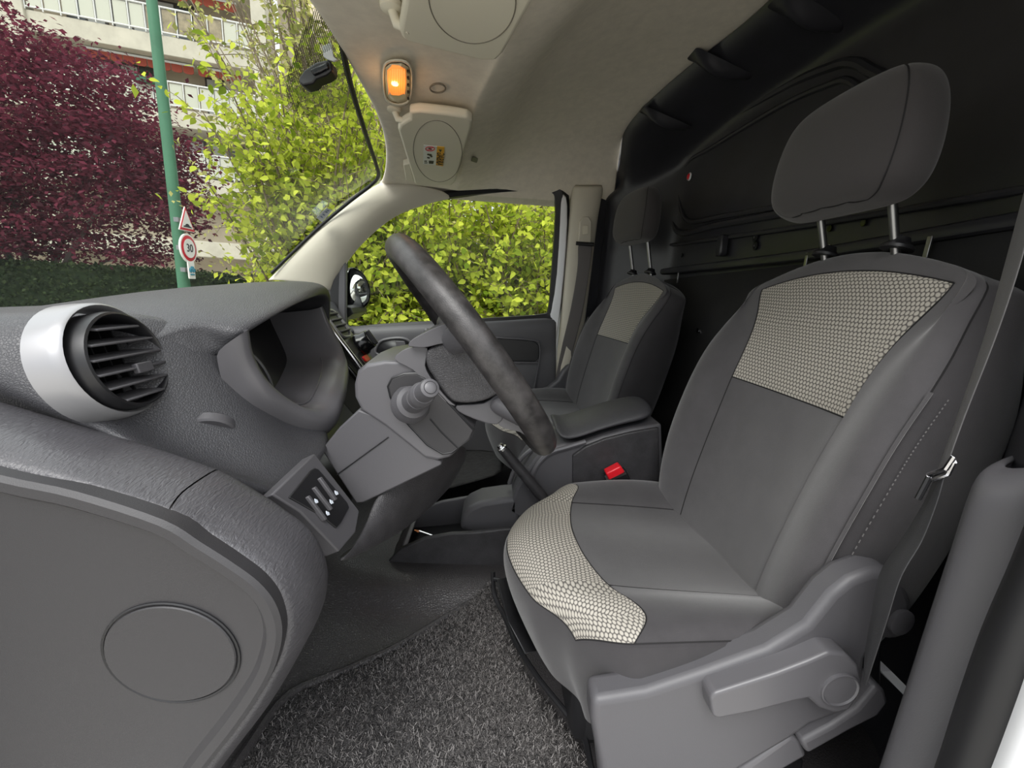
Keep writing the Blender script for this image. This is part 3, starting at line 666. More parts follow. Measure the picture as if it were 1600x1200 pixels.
# centre stack
A_, Bp = P(494, 488, -.14), P(563, 580, -.14)
sx = (Bp - A_).normalized(); sn = V(-sx.z, 0, sx.x)
if sn.x < 0: sn = -sn
L = (Bp - A_).length
m_olive = surf('grey_facia', lin(84, 85, 80), .3)
def ST(a, y, d=0): return A_ + sx*a + V(0, y + .14, 0) + sn*d
stk = MB().prism([ST(a, y, 0) for a, y in ((-.02, -.13), (L, -.13), (L + .12, -.11), (L + .12, -.02), (L, -.02), (.05, -.035), (-.015, -.06))], -sn*.08).build('centre_stack', m_olive, dash, bevel=.004)
MB().tube([ST(-.03, -.128, -.01), ST(-.01, -.138, .004), ST(L*.5, -.142, .005), ST(L + .03, -.14, .005), ST(L + .1, -.12, .002)], .0065, 10).build('chrome_strip', m_chrome, stk)
MB().tube([ST(-.02, -.15, -.03), ST(.02, -.152, -.018), ST(L*.6, -.15, -.014), ST(L + .03, -.145, -.012)], .006, 10).build('dark_strip', m_blackgloss, stk)
for y0 in (-.088,):
    fr_ = [ST(.034 + a, y0 + b, .004) for a, b in rrect(.066, .062, .02)]
    vv = MB().prism(fr_, -sn*.01).build('centre_vent', m_black, stk, bevel=.002)
    MB().tube([p for p in fr_], .0035, 6, True).build('vent_rim', m_silver, stk)
    for k in range(4): MB().box(ST(.012 + .014*k, y0, .006), (.004, .054, .010), sx, (0, 1, 0)).build('slat', m_plastic, vv, bevel=.001)
kn = MB().lathe([(.026, 0), (.026, .008), (.022, .014), (.021, .028), (.017, .030), (.004, .028)], ST(L*.66, -.055, .004), sn, 28).build('knob', m_blackgloss, stk)
MB().box(ST(L*.66, -.055, .035), (.036, .007, .012), sx, (0, 1, 0)).build('grip', m_black, kn, bevel=.002)
MB().prism([ST(L*.86 + a, -.075 + b, .003) for a, b in rrect(.03, .05, .008)], -sn*.01).build('lighter_socket', m_black, stk)
MB().prism([ST(L*.88 + a, -.075 + b, .006) for a, b in rrect(.014, .03, .004)], -sn*.003).build('hazard_button', m_red, stk)

# ======================================================================= STEERING COLUMN
col = empty('steering_column', P(640, 660, -.37), 'dark plastic steering column shroud with a stubby round-ended stalk, below the wheel', 'steering column')
sh = [(551, 600), (556, 580), (572, 567), (600, 562), (640, 563), (664, 577), (692, 610), (742, 670), (737, 687), (704, 717), (684, 722), (666, 718), (640, 697), (600, 665), (562, 640), (552, 620)]
near = [P(u, v, -.452) for u, v in sh]; ctr = sum(near, V(0, 0, 0))/len(near)
def scl(k, dy): return [ctr + (p - ctr)*k + V(0, dy, 0) for p in near]
MB().loft([scl(.90, .17), scl(1.0, .155), scl(1.03, .08), scl(1.0, .012), scl(.97, .002), scl(.93, 0)], cap0=True, cap1=True).build('shroud', m_plastic2, col, angle=30, sub=0, bevel=.003)
ip = [(607, 603), (613, 591), (632, 584), (650, 583), (664, 590), (740, 671), (733, 686), (706, 706), (692, 708), (668, 694), (640, 664), (624, 645), (611, 620)]
ipp = [P(u, v, -.455) for u, v in ip]
MB().prism([p + V(0, -.003, 0) for p in ipp], (0, .006, 0)).build('end_plate', m_capplastic, col, bevel=.0015)
MB().tube([p + V(0, -.0015, 0) for p in ipp], .0018, 6, True).build('plate_joint', m_black, col)
MB().tube([P(672, 655, -.459), P(690, 676, -.459), P(715, 700, -.459)], .0008, 5).build('plate_joint', m_black, col)
b0 = P(641, 632, -.455); tip = P(672, 606, -.545); ax = tip - b0; Ls = ax.length
stalk = MB().lathe([(.026, 0), (.026, .008), (.0225, .014), (.0215, .02), (.016, .024), (.0145, Ls*.45)], b0, ax, 32).build('stalk', m_plastic, col)
MB().lathe([(.0135, Ls*.42), (.0135, Ls*.55), (.0150, Ls*.58), (.0152, Ls*.66), (.0132, Ls*.70), (.0128, Ls*.74)], b0, ax, 32).build('stalk_ring', m_plastic2, stalk)
MB().lathe([(.0118, Ls*.7), (.0118, Ls*.94), (.0105, Ls*1.0), (.0075, Ls*1.01), (.0072, Ls*1.0), (.0005, Ls*1.005)], b0, ax, 32).build('stalk_grip', m_plastic, stalk)
MB().lathe([(.0068, Ls*.99), (.0066, Ls*1.02), (.004, Ls*1.03), (.0003, Ls*1.032)], b0, ax, 24).build('stalk_button', m_plastic2, stalk)
lc = [(502, 703), (530, 668), (560, 640), (600, 655), (640, 690), (672, 712), (690, 722), (690, 727), (568, 786), (556, 787)]
MB().prism([P(u, v, -.447) for u, v in lc], (0, .13, 0)).build('lower_cover', m_plastic, col, bevel=.004)
MB().tube([P(526, 742, -.448), P(607, 683, -.448)], .0008, 5).build('cover_joint', m_black, col)
# ======================================================================= STEERING WHEEL
wc = V(-.027, -.37, .628); wnrm = V(.78, .190, .62).normalized(); wb = V(0, 1, 0); wb = (wb - wnrm*wnrm.y).normalized(); wa = wb.cross(wnrm)
if wa.z < 0: wa = -wa
whl = empty('steering_wheel', wc, 'black steering wheel with worn shiny rim, seen almost edge on', 'steering wheel')
def WP(a, b, c_=0): return wc + wa*a + wb*b + wnrm*c_
RW = .176
MB().tube([WP(RW*cos(t), RW*sin(t)) for t in [2*pi*k/72 for k in range(72)]], .0185, 16, True).build('rim', m_wheel, whl)
hubo = [(.075, -.065), (.088, -.03), (.09, 0), (.088, .03), (.075, .065), (.03, .095), (-.03, .092), (-.075, .06), (-.09, .02), (-.09, -.02), (-.075, -.06), (-.03, -.092), (.03, -.095)]
def hl(k, c_, da=0): return [WP(a*k + da, b*k, c_) for a, b in hubo]
MB().loft([hl(.7, -.03), hl(.80, -.004), hl(.82, .006), hl(.76, .018), hl(.5, .026), hl(.2, .029)], cap0=True, cap1=True).build('airbag_cover', m_leather2, whl, sub=2)
def hubp(name, px, y0, dy, mat, bv, sg=3): return MB().prism([P(q.x, q.y, y0) for q in catmull([V(*q, 0) for q in px], 3, True)], (0, dy, 0)).build(name, mat, whl, bevel=bv, seg=sg)
hubp('hub_pad', [(667, 548), (691, 537), (718, 532), (752, 558), (788, 600), (782, 613), (754, 627), (718, 630), (700, 621), (679, 592), (667, 572)], -.465, .19, m_leather2, .016, 5)
hubp('hub_lid', [(638, 540), (646, 529), (692, 507), (705, 513), (720, 530), (712, 534), (686, 538), (664, 543), (644, 542)], -.470, .20, m_plastic, .003)
hubp('hub_side', [(616, 561), (637, 544), (668, 544), (664, 571), (676, 595), (700, 624), (712, 634), (696, 628), (668, 602), (645, 578)], -.458, .17, m_plastic2, .005)
hubp('hub_skirt', [(713, 634), (756, 630), (780, 615), (789, 633), (777, 664), (724, 648)], -.456, .17, m_plastic, .004)
hubp('hub_skirt', [(791, 633), (820, 679), (812, 675), (779, 664)], -.454, .12, m_plastic2, .003)
for sg in (-1, 1):
    for a0, a1, w in ((.03, .035, .022), (-.065, -.115, .018)):
        st_, en_ = WP(a0, sg*.08, -.02), WP(a1, sg*sqrt((RW - .008)**2 - a1*a1), -.002)
        d = (en_ - st_).normalized(); s_ = d.cross(wnrm)
        MB().loft([[st_ + s_*x*w + wnrm*z for x, z in ((-1, 0), (-.8, .012), (.8, .012), (1, 0), (.8, -.02), (-.8, -.02))],
                   [st_.lerp(en_, .5) + s_*x*w*.8 + wnrm*z for x, z in ((-1, 0), (-.8, .01), (.8, .01), (1, 0), (.8, -.014), (-.8, -.014))],
                   [en_ + s_*x*w*1.1 + wnrm*z for x, z in ((-1, 0), (-.8, .01), (.8, .01), (1, 0), (.8, -.01), (-.8, -.01))]], cap0=True, cap1=True).build('spoke', m_plastic, whl, sub=2)

# ======================================================================= CENTRE CONSOLE AND FLOOR TRAY
con = empty('centre_console', (.25, -.01, .08), 'dark plastic centre console between the seats with a padded armrest lid', 'console')
nearl = [P(u, v, -.085) for u, v in ((872, 683), (885, 694), (905, 691), (940, 678), (985, 667), (1032, 660))]
topl = [P(u, v, -.08) for u, v in ((868, 676), (882, 683), (905, 679), (940, 666), (985, 652), (1034, 643))]
farl = [V(p.x, .075, p.z + .004) for p in topl]; farb = [V(p.x, .08, p.z) for p in nearl]
midl = [a.lerp(b, .25) + V(0, 0, .014) for a, b in zip(topl, farl)]; midr = [a.lerp(b, .75) + V(0, 0, .014) for a, b in zip(topl, farl)]
MB().loft([[a, b, c, d, e, f] for a, b, c, d, e, f in zip(nearl, topl, midl, midr, farl, farb)], cap0=True, cap1=True).build('armrest_lid', m_leather, con, sub=2)
bp = [(1034, 662), (985, 670), (940, 682), (908, 694), (880, 694), (856, 700), (838, 715), (822, 738), (806, 765), (795, 800), (850, 830), (1040, 810)]
MB().prism([P(u, v, -.075) for u, v in bp], (0, .145, 0)).build('console_body', m_plastic, con, bevel=.006)
MB().prism([P(u, v, -.083) for u, v in ((1030, 668), (985, 676), (945, 686), (915, 698), (895, 712), (895, 800), (1030, 800))], (0, .012, 0)).build('side_panel', m_leather2, con, bevel=.003)
MB().tube(catmull([P(u, v, -.08) for u, v in ((915, 690), (885, 699), (860, 707), (843, 722), (832, 742), (828, 765))], 4), .006, 8).build('console_rim', m_plastic2, con)
MB().tube(catmull([P(u, v, -.02) for u, v in ((880, 688), (850, 692), (826, 706), (808, 726), (796, 755))], 4), .006, 8).build('console_rim', m_plastic2, con)

hb = empty('handbrake_lever', P(832, 756, -.10), 'dark handbrake lever with a silver push button, beside the centre console', 'handbrake')
a, b = P(836, 762, -.10), P(786, 702, -.10); d = (b - a).normalized()
MB().tube([a - d*.06, a, a.lerp(b, .5), b], [.013, .0135, .0128, .0118], 16).build('grip', m_leather2, hb)
MB().lathe([(.0118, 0), (.0118, .005), (.008, .007), (.0075, .013), (.006, .0145), (.0005, .015)], b, d, 20).build('push_button', m_chrome, hb)

tray = empty('floor_tray', (-.1, -.04, .1), 'dark open plastic tray on the floor tunnel ahead of the driver seat', 'tray')
nr = [(626, 856, -.112), (665, 841, -.114), (705, 834, -.115), (745, 832, -.115), (800, 826, -.115), (900, 815, -.115)]
frr = [(648, 798, .02), (690, 783, .025), (730, 776, .03), (775, 773, .03), (810, 772, .03), (900, 770, .03)]
ob = [(584, 908, -.128), (640, 903, -.13), (690, 904, -.13), (750, 914, -.13), (800, 912, -.13), (900, 900, -.13)]
MB().prism([P(u, v, -.114) for u, v in ((584, 908), (592, 892), (627, 857), (665, 841), (705, 834), (745, 832), (850, 820), (850, 915), (750, 914), (690, 904), (640, 903))], (0, .012, 0)).build('near_wall', m_leather2, tray, bevel=.0035, seg=3)
MB().prism([P(u, v, .022) for u, v in ((610, 875), (648, 798), (690, 784), (730, 777), (775, 773), (870, 770), (870, 870))], (0, .012, 0)).build('far_wall', m_plastic, tray, bevel=.0035, seg=3)
a, b, c, d = P(627, 858, -.112), P(648, 800, .024), P(612, 875, .024), P(586, 908, -.112)
MB().prism([a, b, c, d], (.012, 0, -.002)).build('front_wall', m_plastic, tray, bevel=.003)
z0 = P(665, 841, -.11).z - .04
MB().prism([V(-.21, -.11, z0 - .02), V(-.21, .03, z0 - .02), V(.12, .03, z0 + .025), V(.12, -.11, z0 + .025)], (0, 0, -.01)).build('tray_floor', m_black, tray)
sw = empty('switch_block', P(760, 815, -.05), 'small rounded black switch block with two buttons at the rear of the floor tray', 'switch')
ol = [(718, 828), (722, 806), (732, 794), (752, 785), (785, 780), (812, 778), (812, 840), (745, 838)]
pl = [P(u, v, -.075) for u, v in ol]; MB().prism(pl, (0, .085, 0)).build('housing', m_plastic, sw, bevel=.012, seg=4)
for u, v in ((736, 800), (753, 793)):
    c = P(u, v, -.045); MB().box(c + V(0, 0, .004), (.016, .022, .006), (1, 0, .28), (0, 1, 0)).build('button', m_black, sw, bevel=.001)
pc = empty('pencil', P(667, 836, -.05), 'short pencil stub with an orange tip lying in the floor tray', 'pencil')
a, b = P(650, 829, -.045), P(690, 843, -.062); d = (b - a).normalized()
MB().tube([a + d*.008, b], .0035, 6).build('shaft', m_chrome, pc)
MB().tube([a - d*.004, a + d*.009], [.0012, .0034], 8).build('tip', m_orange, pc)

# ======================================================================= CARPET MAT
def FL(u, v, dz=.012):
    z = .06
    for _ in range(12): p = PZ(u, v, z); z = zfl(p.x, p.y) + dz
    return PZ(u, v, z)
EA = catmull([FL(u, v) for u, v in ((300, 1330), (352, 1225), (385, 1170), (450, 1085), (540, 1047), (620, 1010), (700, 962), (764, 924))], 4)
EB = catmull([FL(u, v) for u, v in ((760, 1600), (870, 1400), (935, 1270), (925, 1200), (870, 1118), (818, 1048), (793, 985), (779, 930))], 4)
mat_ = empty('floor_mat', (-.05, -.4, .05), 'dark ribbed carpet mat in the driver footwell with bound edge', 'mat')
g = [[a.lerp(b, t) for t in [k/10 for k in range(11)]] for a, b in zip(EA, EB)]
for r in g:
    for k, p in enumerate(r):
        if 0 < k < 10: p.z = zfl(p.x, p.y) + .014
MB().grid(g).build('carpet', m_carpet, mat_, solid=.008)
MB().tube([p + V(0, 0, -.001) for p in EA], .007, 8).build('edge_binding', m_vinyl, mat_)
random.seed(5); rng = np.random.default_rng(5)
vs, fs = [], []
for k in range(70000):
    i = random.randrange(len(g) - 1); j = random.randrange(10); s, t = random.random(), random.random()
    p = (g[i][j].lerp(g[i+1][j], s)).lerp(g[i][j+1].lerp(g[i+1][j+1], s), t)
    rib = .5 + .5*cos(p.x*2*pi/.013 + p.y*40)
    if random.random() > .35 + .65*rib: continue
    h = .003 + .0045*rib*random.random(); w = .0005; a = random.random()*6.28; dx, dy = cos(a)*w, sin(a)*w; lx, ly = random.gauss(0, .003), random.gauss(0, .003)
    o_ = len(vs); vs += [(p.x - dx, p.y - dy, p.z), (p.x + dx, p.y + dy, p.z), (p.x + lx + dx*.6, p.y + ly + dy*.6, p.z + h), (p.x + lx - dx*.6, p.y + ly - dy*.6, p.z + h)]; fs.append((o_, o_+1, o_+2, o_+3))
mm = MB(); mm.v = vs; mm.f = fs; o = mm.build('carpet_pile', m_fibre, mat_, smooth=False, fix=False); o['kind'] = 'stuff'
# felt in the far footwell
fw = MB().grid([[P(u, v, y) for u, v, y in r] for r in ([(620, 790, .1), (700, 760, .12), (790, 740, .14)], [(640, 750, .4), (720, 735, .4), (790, 725, .4)], [(640, 700, .66), (720, 700, .66), (790, 700, .66)])]).build('footwell_lining', m_fleece, sub=1, solid=.01)
tag(fw, 'dark felt lining in the passenger footwell beyond the tray', 'lining')
# ======================================================================= SEATS
def upholstery(verts, faces, tags, uvs, names, parent, level=3, groove=.003):
    """subdivide one padded cage and cut it along its seams into one mesh per named panel"""
    me = bpy.data.meshes.new('cage'); me.from_pydata(verts, [], faces)
    nt = max(tags) + 1
    for k in range(nt): me.materials.append(None)
    for p, t in zip(me.polygons, tags): p.material_index = t
    l = me.uv_layers.new(name='UVMap')
    for lp in me.loops: l.data[lp.index].uv = uvs[lp.vertex_index]
    b = bmesh.new(); b.from_mesh(me); bmesh.ops.recalc_face_normals(b, faces=b.faces); b.to_mesh(me); b.free()
    ob = bpy.data.objects.new('cage', me); COL.objects.link(ob)
    mo = ob.modifiers.new('u', 'SUBSURF'); mo.levels = level; mo.render_levels = level; mo.uv_smooth = 'NONE'
    dg = bpy.context.evaluated_depsgraph_get(); ev = bpy.data.meshes.new_from_object(ob.evaluated_get(dg), preserve_all_data_layers=True, depsgraph=dg)
    bpy.data.objects.remove(ob); bpy.data.meshes.remove(me)
    vt = [set() for _ in ev.vertices]
    for p in ev.polygons:
        for v in p.vertices: vt[v].add(p.material_index)
    nrm = [v.normal.copy() for v in ev.vertices]; co = [v.co.copy() for v in ev.vertices]
    for i in range(len(co)):
        if len(vt[i]) > 1: co[i] -= nrm[i]*groove
    ul = ev.uv_layers.active.data; res = {}
    for t in range(nt):
        idx = {}; vs = []; fs = []; uvl = []; ns = []
        for p in ev.polygons:
            if p.material_index != t: continue
            f = []
            for li in p.loop_indices:
                v = ev.loops[li].vertex_index
                if v not in idx: idx[v] = len(vs); vs.append(co[v]); ns.append(nrm[v])
                f.append(idx[v]); uvl.append(tuple(ul[li].uv))
            fs.append(f)
        if not fs: continue
        name, mat = names[t]
        m = bpy.data.meshes.new(name); m.from_pydata(vs, [], fs); u = m.uv_layers.new(name='UVMap')
        for k, c in enumerate(uvl): u.data[k].uv = c
        m.shade_smooth(); m.normals_split_custom_set_from_vertices(ns); m.materials.append(mat)
        o = bpy.data.objects.new(name, m); COL.objects.link(o); join(o, parent); res[name] = o
    # seam lines: edges shared by two panels
    ek = {}
    for p in ev.polygons:
        for e in p.edge_keys: ek.setdefault(e, set()).add(p.material_index)
    sm = MB(); sv = [ev.vertices[i].normal for i in range(len(co))]
    for (a, b), t in ek.items():
        if len(t) > 1 and max(t) != 9: sm.tube([co[a] + nrm[a]*.0008, co[b] + nrm[b]*.0008], .0011, 4, caps=False)
    if sm.v:
        o = sm.build('seam_line', m_stitch, parent, fix=False); o['kind'] = 'stuff'
    bpy.data.meshes.remove(ev)
    return res

def make_seat(root, off, sg, outer, up=0):
    """sg = +1: outer side towards the camera (driver); -1 mirrored (passenger). off moves the driver-seat layout"""
    O3 = V(*off); Y0 = -.37
    T = lambda p: V(p.x, Y0 + sg*(p.y - Y0), p.z) + O3
    base = V(.412, Y0, .285); a = V(.213, 0, .977).normalized(); nf = V(-a.z, 0, a.x)
    bp = lambda s, h, d: T(base + V(0, s, 0) + a*h + nf*d)
    # --- backrest: h, half width, centre depth, bolster, thickness, seam half width
    R = [(-.06, .205, .00, .015, .07, .13), (.00, .225, .004, .035, .09, .13), (.07, .240, .006, .05, .105, .132), (.16, .248, .004, .058, .11, .134), (.25, .25, .002, .055, .11, .137),
         (.305, .25, .0, .05, .11, .142), (.36, .249, -.004, .04, .105, .143), (.42, .242, -.010, .022, .095, .154), (.466, .232, -.015, .006, .088, .174), (.518, .226, -.013, -.006, .085, .196), (.538, .212, -.016, -.012, .08, .172), (.545, .165, -.024, -.022, .066, .118)]
    verts, faces, tags, uvs = [], [], [], []
    for i_, (h, w, dc, db, D, sw) in enumerate(R):
        kk = (0, 0, 0, 0, 0, 0, .004, .014, .024, .034, .050, .055)[i_]
        half = [(sw*.5, dc + .002), (sw*.97, dc + (db - dc)*.32), (sw*1.12, dc + (db - dc)*.55), (w*.80, db), (w*.915, db - .012), (w*1.0, db - .05), (w*.97, -D*.8), (w*.8, -D)]
        sh_ = (0, 0, 0, 0, 0, 0, .002, .006, .012, .014, .010, .006)[i_]
        lp = [(sh_, dc)] + [(s + sh_, d) for s, d in half] + [(0, -D - .008)] + [(-s + sh_, d) for s, d in half[::-1]]
        for s, d in lp: verts.append(bp(s, h - kk*(s/.2)**2, d)); uvs.append((s, h - kk*(s/.2)**2))
    n = 18
    for i in range(len(R) - 1):
        for j in range(n):
            k = (j + 1) % n; faces.append((i*n + j, i*n + k, (i+1)*n + k, (i+1)*n + j))
            c = min(j, n - 1 - j)                 # column class counted from the centre
            if c < 2: t = 0 if 5 <= i < 9 else (1 if i < 5 else 2)
            elif c < 5: t = 2
            else: t = 3
            tags.append(t)
    faces.append(tuple(range(n))[::-1]); tags.append(3)
    faces.append(tuple((len(R)-1)*n + j for j in range(n))); tags.append(3)
    back = upholstery(verts, faces, tags, uvs, [('back_insert', m_hex), ('back_centre', m_cloth), ('back_bolster', m_cloth), ('back_side', m_cloth2)], root, 3, .0045)
    back['back_insert']['label'] = 'pale grey insert woven with small hexagons'
    # double stitching beside the outer seam
    st_ = [bp(-w*.985, h, db - .034) + nf*.004 for h, w, dc, db, D, sw in R[1:10]]
    for s_ in (-1,):
        ed = catmull([bp(s_*w*.915, h, db - .014) + nf*.001 for h, w, dc, db, D, sw in R[1:7]], 6)
        MB().tube(ed, .0022, 6).build('piping', m_cloth, back['back_bolster'])
        ed = [p + V(0, 0, 0) for p in catmull([bp(s_*w*.955, h, db - .024) + V(0, -sg*s_*-.0012, 0)*0 for h, w, dc, db, D, sw in R[1:7]], 24)]
        dm = MB()
        for k in range(0, len(ed) - 1, 2): dm.tube([ed[k], ed[k].lerp(ed[k+1], .9)], .0007, 4)
        dm.build('stitching', m_dotthread, back['back_side'])['kind'] = 'stuff'
    # --- cushion
    C = [  # x, z centre, z bolster, half width, seam half width, sweep of the inner columns, x of the edge
        (.032, .300, .298, .184, .12, .115, .124), (.072, .324, .326, .214, .135, .105, .146), (.115, .328, .340, .234, .142, .095, .161), (.163, .322, .350, .245, .146, .085, .177), (.175, .320, .351, .246, .147, .080, .190),
        (.27, .312, .360, .25, .15, .03, .28), (.36, .306, .362, .25, .15, 0, .36), (.425, .302, .358, .243, .15, 0, .425), (.455, .296, .345, .23, .14, 0, .455)]
    verts, faces, tags, uvs = [], [], [], []
    cols = None
    for x, zc, zb, w, sw, swp, xe in C:
        half = [(sw*.5, zc, .1), (sw*.97, zc + (zb - zc)*.3, .3), (sw*1.1, zc + (zb - zc)*.6, .4), (w*.86, zb, .7), (w*.97, zb - .014, 1.), (w*1.01, zb - .06, 1.08), (w*.985, zb - .15, 1.55)]
        lp = [(-s, z, f) for s, z, f in half[::-1]] + [(0, zc, 0)] + half
        for s, z, f in lp: verts.append(T(V(x + swp*f if f < .9 else xe + (f - 1)*.05, Y0 + s, z - max(0, s)*.15*sg*(sg > 0)))); q_ = verts[-1]; uvs.append((s, (q_.x - O3.x) + (q_.z - O3.z)))
    n = 15
    fi = [{2: 1, n - 3: n - 2}, {2: 0, n - 3: n - 1}]            # the front wall shares its ends with the side walls
    for r_, (dz, dx) in enumerate(((.058, .008), (.135, .046))):
        for j in range(3, n - 3):
            p = verts[j]; e = (abs(j - 7)/5.)**2
            zz = (p.z - O3.z) - dz - .008*e
            fi[r_][j] = len(verts); verts.append(V(p.x + dx, p.y, zz + O3.z)); uvs.append((uvs[j][0], p.x + dx - O3.x + zz))
    for i in range(len(C) - 1):
        for j in range(n - 1):
            faces.append((i*n + j, i*n + j + 1, (i+1)*n + j + 1, (i+1)*n + j))
            c = min(j, n - 2 - j)
            if i < 3 and c >= 2: t = 0
            elif i < 3 and c == 2: t = 0
            elif c >= 5: t = 1
            elif c >= 2: t = 2 if j < n//2 else 4
            else: t = 3
            tags.append(t)
    for j in range(2, n - 3):
        faces.append((fi[0][j], fi[0][j+1], j + 1, j)); tags.append(3)
        faces.append((fi[1][j], fi[1][j+1], fi[0][j+1], fi[0][j])); tags.append(3)
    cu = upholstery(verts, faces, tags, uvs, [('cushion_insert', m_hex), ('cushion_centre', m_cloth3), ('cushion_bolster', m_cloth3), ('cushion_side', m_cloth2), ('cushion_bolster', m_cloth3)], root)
    cu['cushion_insert']['label'] = 'pale grey hexagon weave across the cushion front'
    # --- headrest on two posts
    HR = [(.576, .090, .030, .022), (.588, .112, .044, .038), (.605, .126, .050, .048), (.645, .130, .050, .050), (.69, .122, .047, .047), (.716, .108, .042, .040), (.732, .088, .030, .028), (.737, .055, .016, .012)]
    verts, faces, tags = [], [], []
    for h, w, f, b_ in HR:
        lean = (h - .66)*.2; b_ *= .38
        lp = [(0, f), (w*.6, f - .002), (w*.90, f - .008), (w*1.0, f - .026), (w*1.0, -b_*.7), (w*.75, -b_), (0, -b_), (-w*.75, -b_), (-w*1.0, -b_*.7), (-w*1.0, f - .026), (-w*.90, f - .008), (-w*.6, f - .002)]
        verts += [bp(s, h + up, d + lean + .050) for s, d in lp]
    n = 12
    for i in range(len(HR) - 1):
        for j in range(n):
            k = (j + 1) % n; faces.append((i*n + j, i*n + k, (i+1)*n + k, (i+1)*n + j)); tags.append(0 if j in (0, 1, 10, 11) else 1)
    faces.append(tuple(range(n))[::-1]); tags.append(1); faces.append(tuple((len(HR)-1)*n + j for j in range(n))); tags.append(1)
    hr = upholstery(verts, faces, tags, [(0, 0)]*len(verts), [('headrest_pad', m_headrest), ('headrest_shell', m_headrest)], root, 3, .0025)['headrest_shell']
    for s_ in (-1, 1):
        MB().tube([bp(s_*.062, .49, -.046), bp(s_*.062, .62 + up, .034 + up*.2)], .0056, 12).build('post', m_steel, hr)
        MB().lathe([(.019, 0), (.019, .004), (.013, .009), (.0105, .016), (.006, .017)], bp(s_*.062, .537, -.018), T(V(.213, Y0, .977)) - T(V(0, Y0, 0)), 20).build('post_collar', m_black, root)
    # --- plastic base, recliner lever and cover on the outer side
    Q = lambda u, v, y=-.632: T(P(u, v, y))
    yb = .035*sg
    tr = [(926, 1095), (960, 1090), (1010, 1082), (1100, 1052), (1200, 1016), (1262, 978), (1300, 930), (1330, 906), (1365, 893), (1398, 892), (1408, 910), (1380, 985), (1356, 1030), (1352, 1062), (1338, 1110), (1268, 1135), (1236, 1158), (1140, 1215), (1000, 1290), (948, 1290), (936, 1190), (925, 1130)]
    MB().prism([Q(u, v) for u, v in tr], (0, yb, 0)).build('side_trim', m_plastic, root, bevel=.010, seg=4)
    lv = [(1110, 1092), (1116, 1084), (1150, 1073), (1215, 1052), (1262, 1034), (1296, 1019), (1322, 1022), (1341, 1038), (1348, 1062), (1342, 1090), (1328, 1110), (1306, 1116), (1282, 1108), (1264, 1092), (1240, 1097), (1180, 1113), (1122, 1124), (1114, 1120)]
    le = MB().prism([Q(u, v, -.652) for u, v in lv], (0, .03*sg, 0)).build('recliner_lever', m_plastic2, root, bevel=.006, seg=4)
    MB().lathe([(.021, 0), (.021, .0035), (.0195, .004), (.018, .0025), (.0005, .003)], Q(1310, 1075, -.651), (0, -sg, 0), 32).build('lever_cap', m_plastic2, le)
    if outer:
        kb = [(1362, 948), (1378, 925), (1398, 905), (1418, 912), (1428, 940), (1426, 980), (1412, 1000), (1388, 1004), (1370, 990)]
        k = MB().prism([Q(u, v, -.612) for u, v in kb], (0, .05, 0)).build('hinge_cover', m_plastic, root, bevel=.012, seg=4)
        MB().lathe([(.016, 0), (.016, .004), (.014, .005), (.0005, .005)], Q(1405, 970, -.612), (.1, -1, .05), 24).build('hinge_cap', m_plastic2, k)
        # floor rail and its shroud
        MB().prism([Q(u, v, -.64) for u, v in ((1252, 1160), (1300, 1135), (1340, 1108), (1370, 1072), (1384, 1078), (1390, 1098), (1374, 1120), (1330, 1142), (1262, 1180))], (0, .03, 0)).build('rail_shroud', m_plastic, root, bevel=.005, seg=3)
        MB().prism([Q(u, v, -.63) for u, v in ((1120, 1230), (1180, 1190), (1236, 1150), (1252, 1158), (1262, 1182), (1200, 1218), (1150, 1250))], (0, .05, 0)).build('rail_shroud', m_plastic2, root, bevel=.005, seg=3)
        MB().prism([Q(u, v, -.60) for u, v in ((1300, 1010), (1380, 960), (1378, 1080), (1300, 1130))], (0, .04, 0)).build('hinge_bracket', m_black, root, bevel=.004)
    b_ = T(V(.285, Y0 + .02, .135))
    MB().box(b_, (.28, .36, .13)).build('seat_frame', m_black, root, bevel=.02)
    for s_ in (-1, 1): MB().box(T(V(.36, Y0 + s_*.17, .065)), (.24, .035, .045)).build('floor_rail', m_black, root, bevel=.004)

seat = empty('driver_seat', (.25, -.37, .06), 'near dark cloth van seat with a pale hexagon-weave band on cushion and backrest', 'seat', 'front seats')
make_seat(seat, (0, 0, 0), 1, True)
seat2 = empty('passenger_seat', (.21, .42, .04), 'far dark cloth van seat beyond the armrest, beside the passenger window', 'seat', 'front seats')
make_seat(seat2, (-.050, .760, -.006), -1, False, .045); seat2.rotation_euler.z = radians(8)

# bare wire under the driver's cushion
wp = [PZ(770, 893, .16), PZ(773, 930, .115), PZ(789, 965, .095), PZ(806, 1005, .09), PZ(840, 1058, .09), PZ(880, 1108, .09), PZ(912, 1150, .09), PZ(924, 1200, .09), PZ(940, 1260, .08)]
o = MB().tube(catmull(wp, 6), .0045, 8).build('trim_wire', m_black); tag(o, 'thin black wire loop hanging below the front of the near seat cushion', 'wire')
wp = [PZ(772, 905, .15), PZ(800, 910, .16), PZ(822, 918, .17)]
MB().tube(wp, .004, 8).build('hook', m_black, o)
MB().grid([[P(778, 905, -.33), P(800, 900, -.25)], [P(795, 970, -.38), P(830, 960, -.28)], [P(822, 1020, -.45), P(860, 1010, -.33)]]).build('net_pocket', m_black, o, solid=.003)
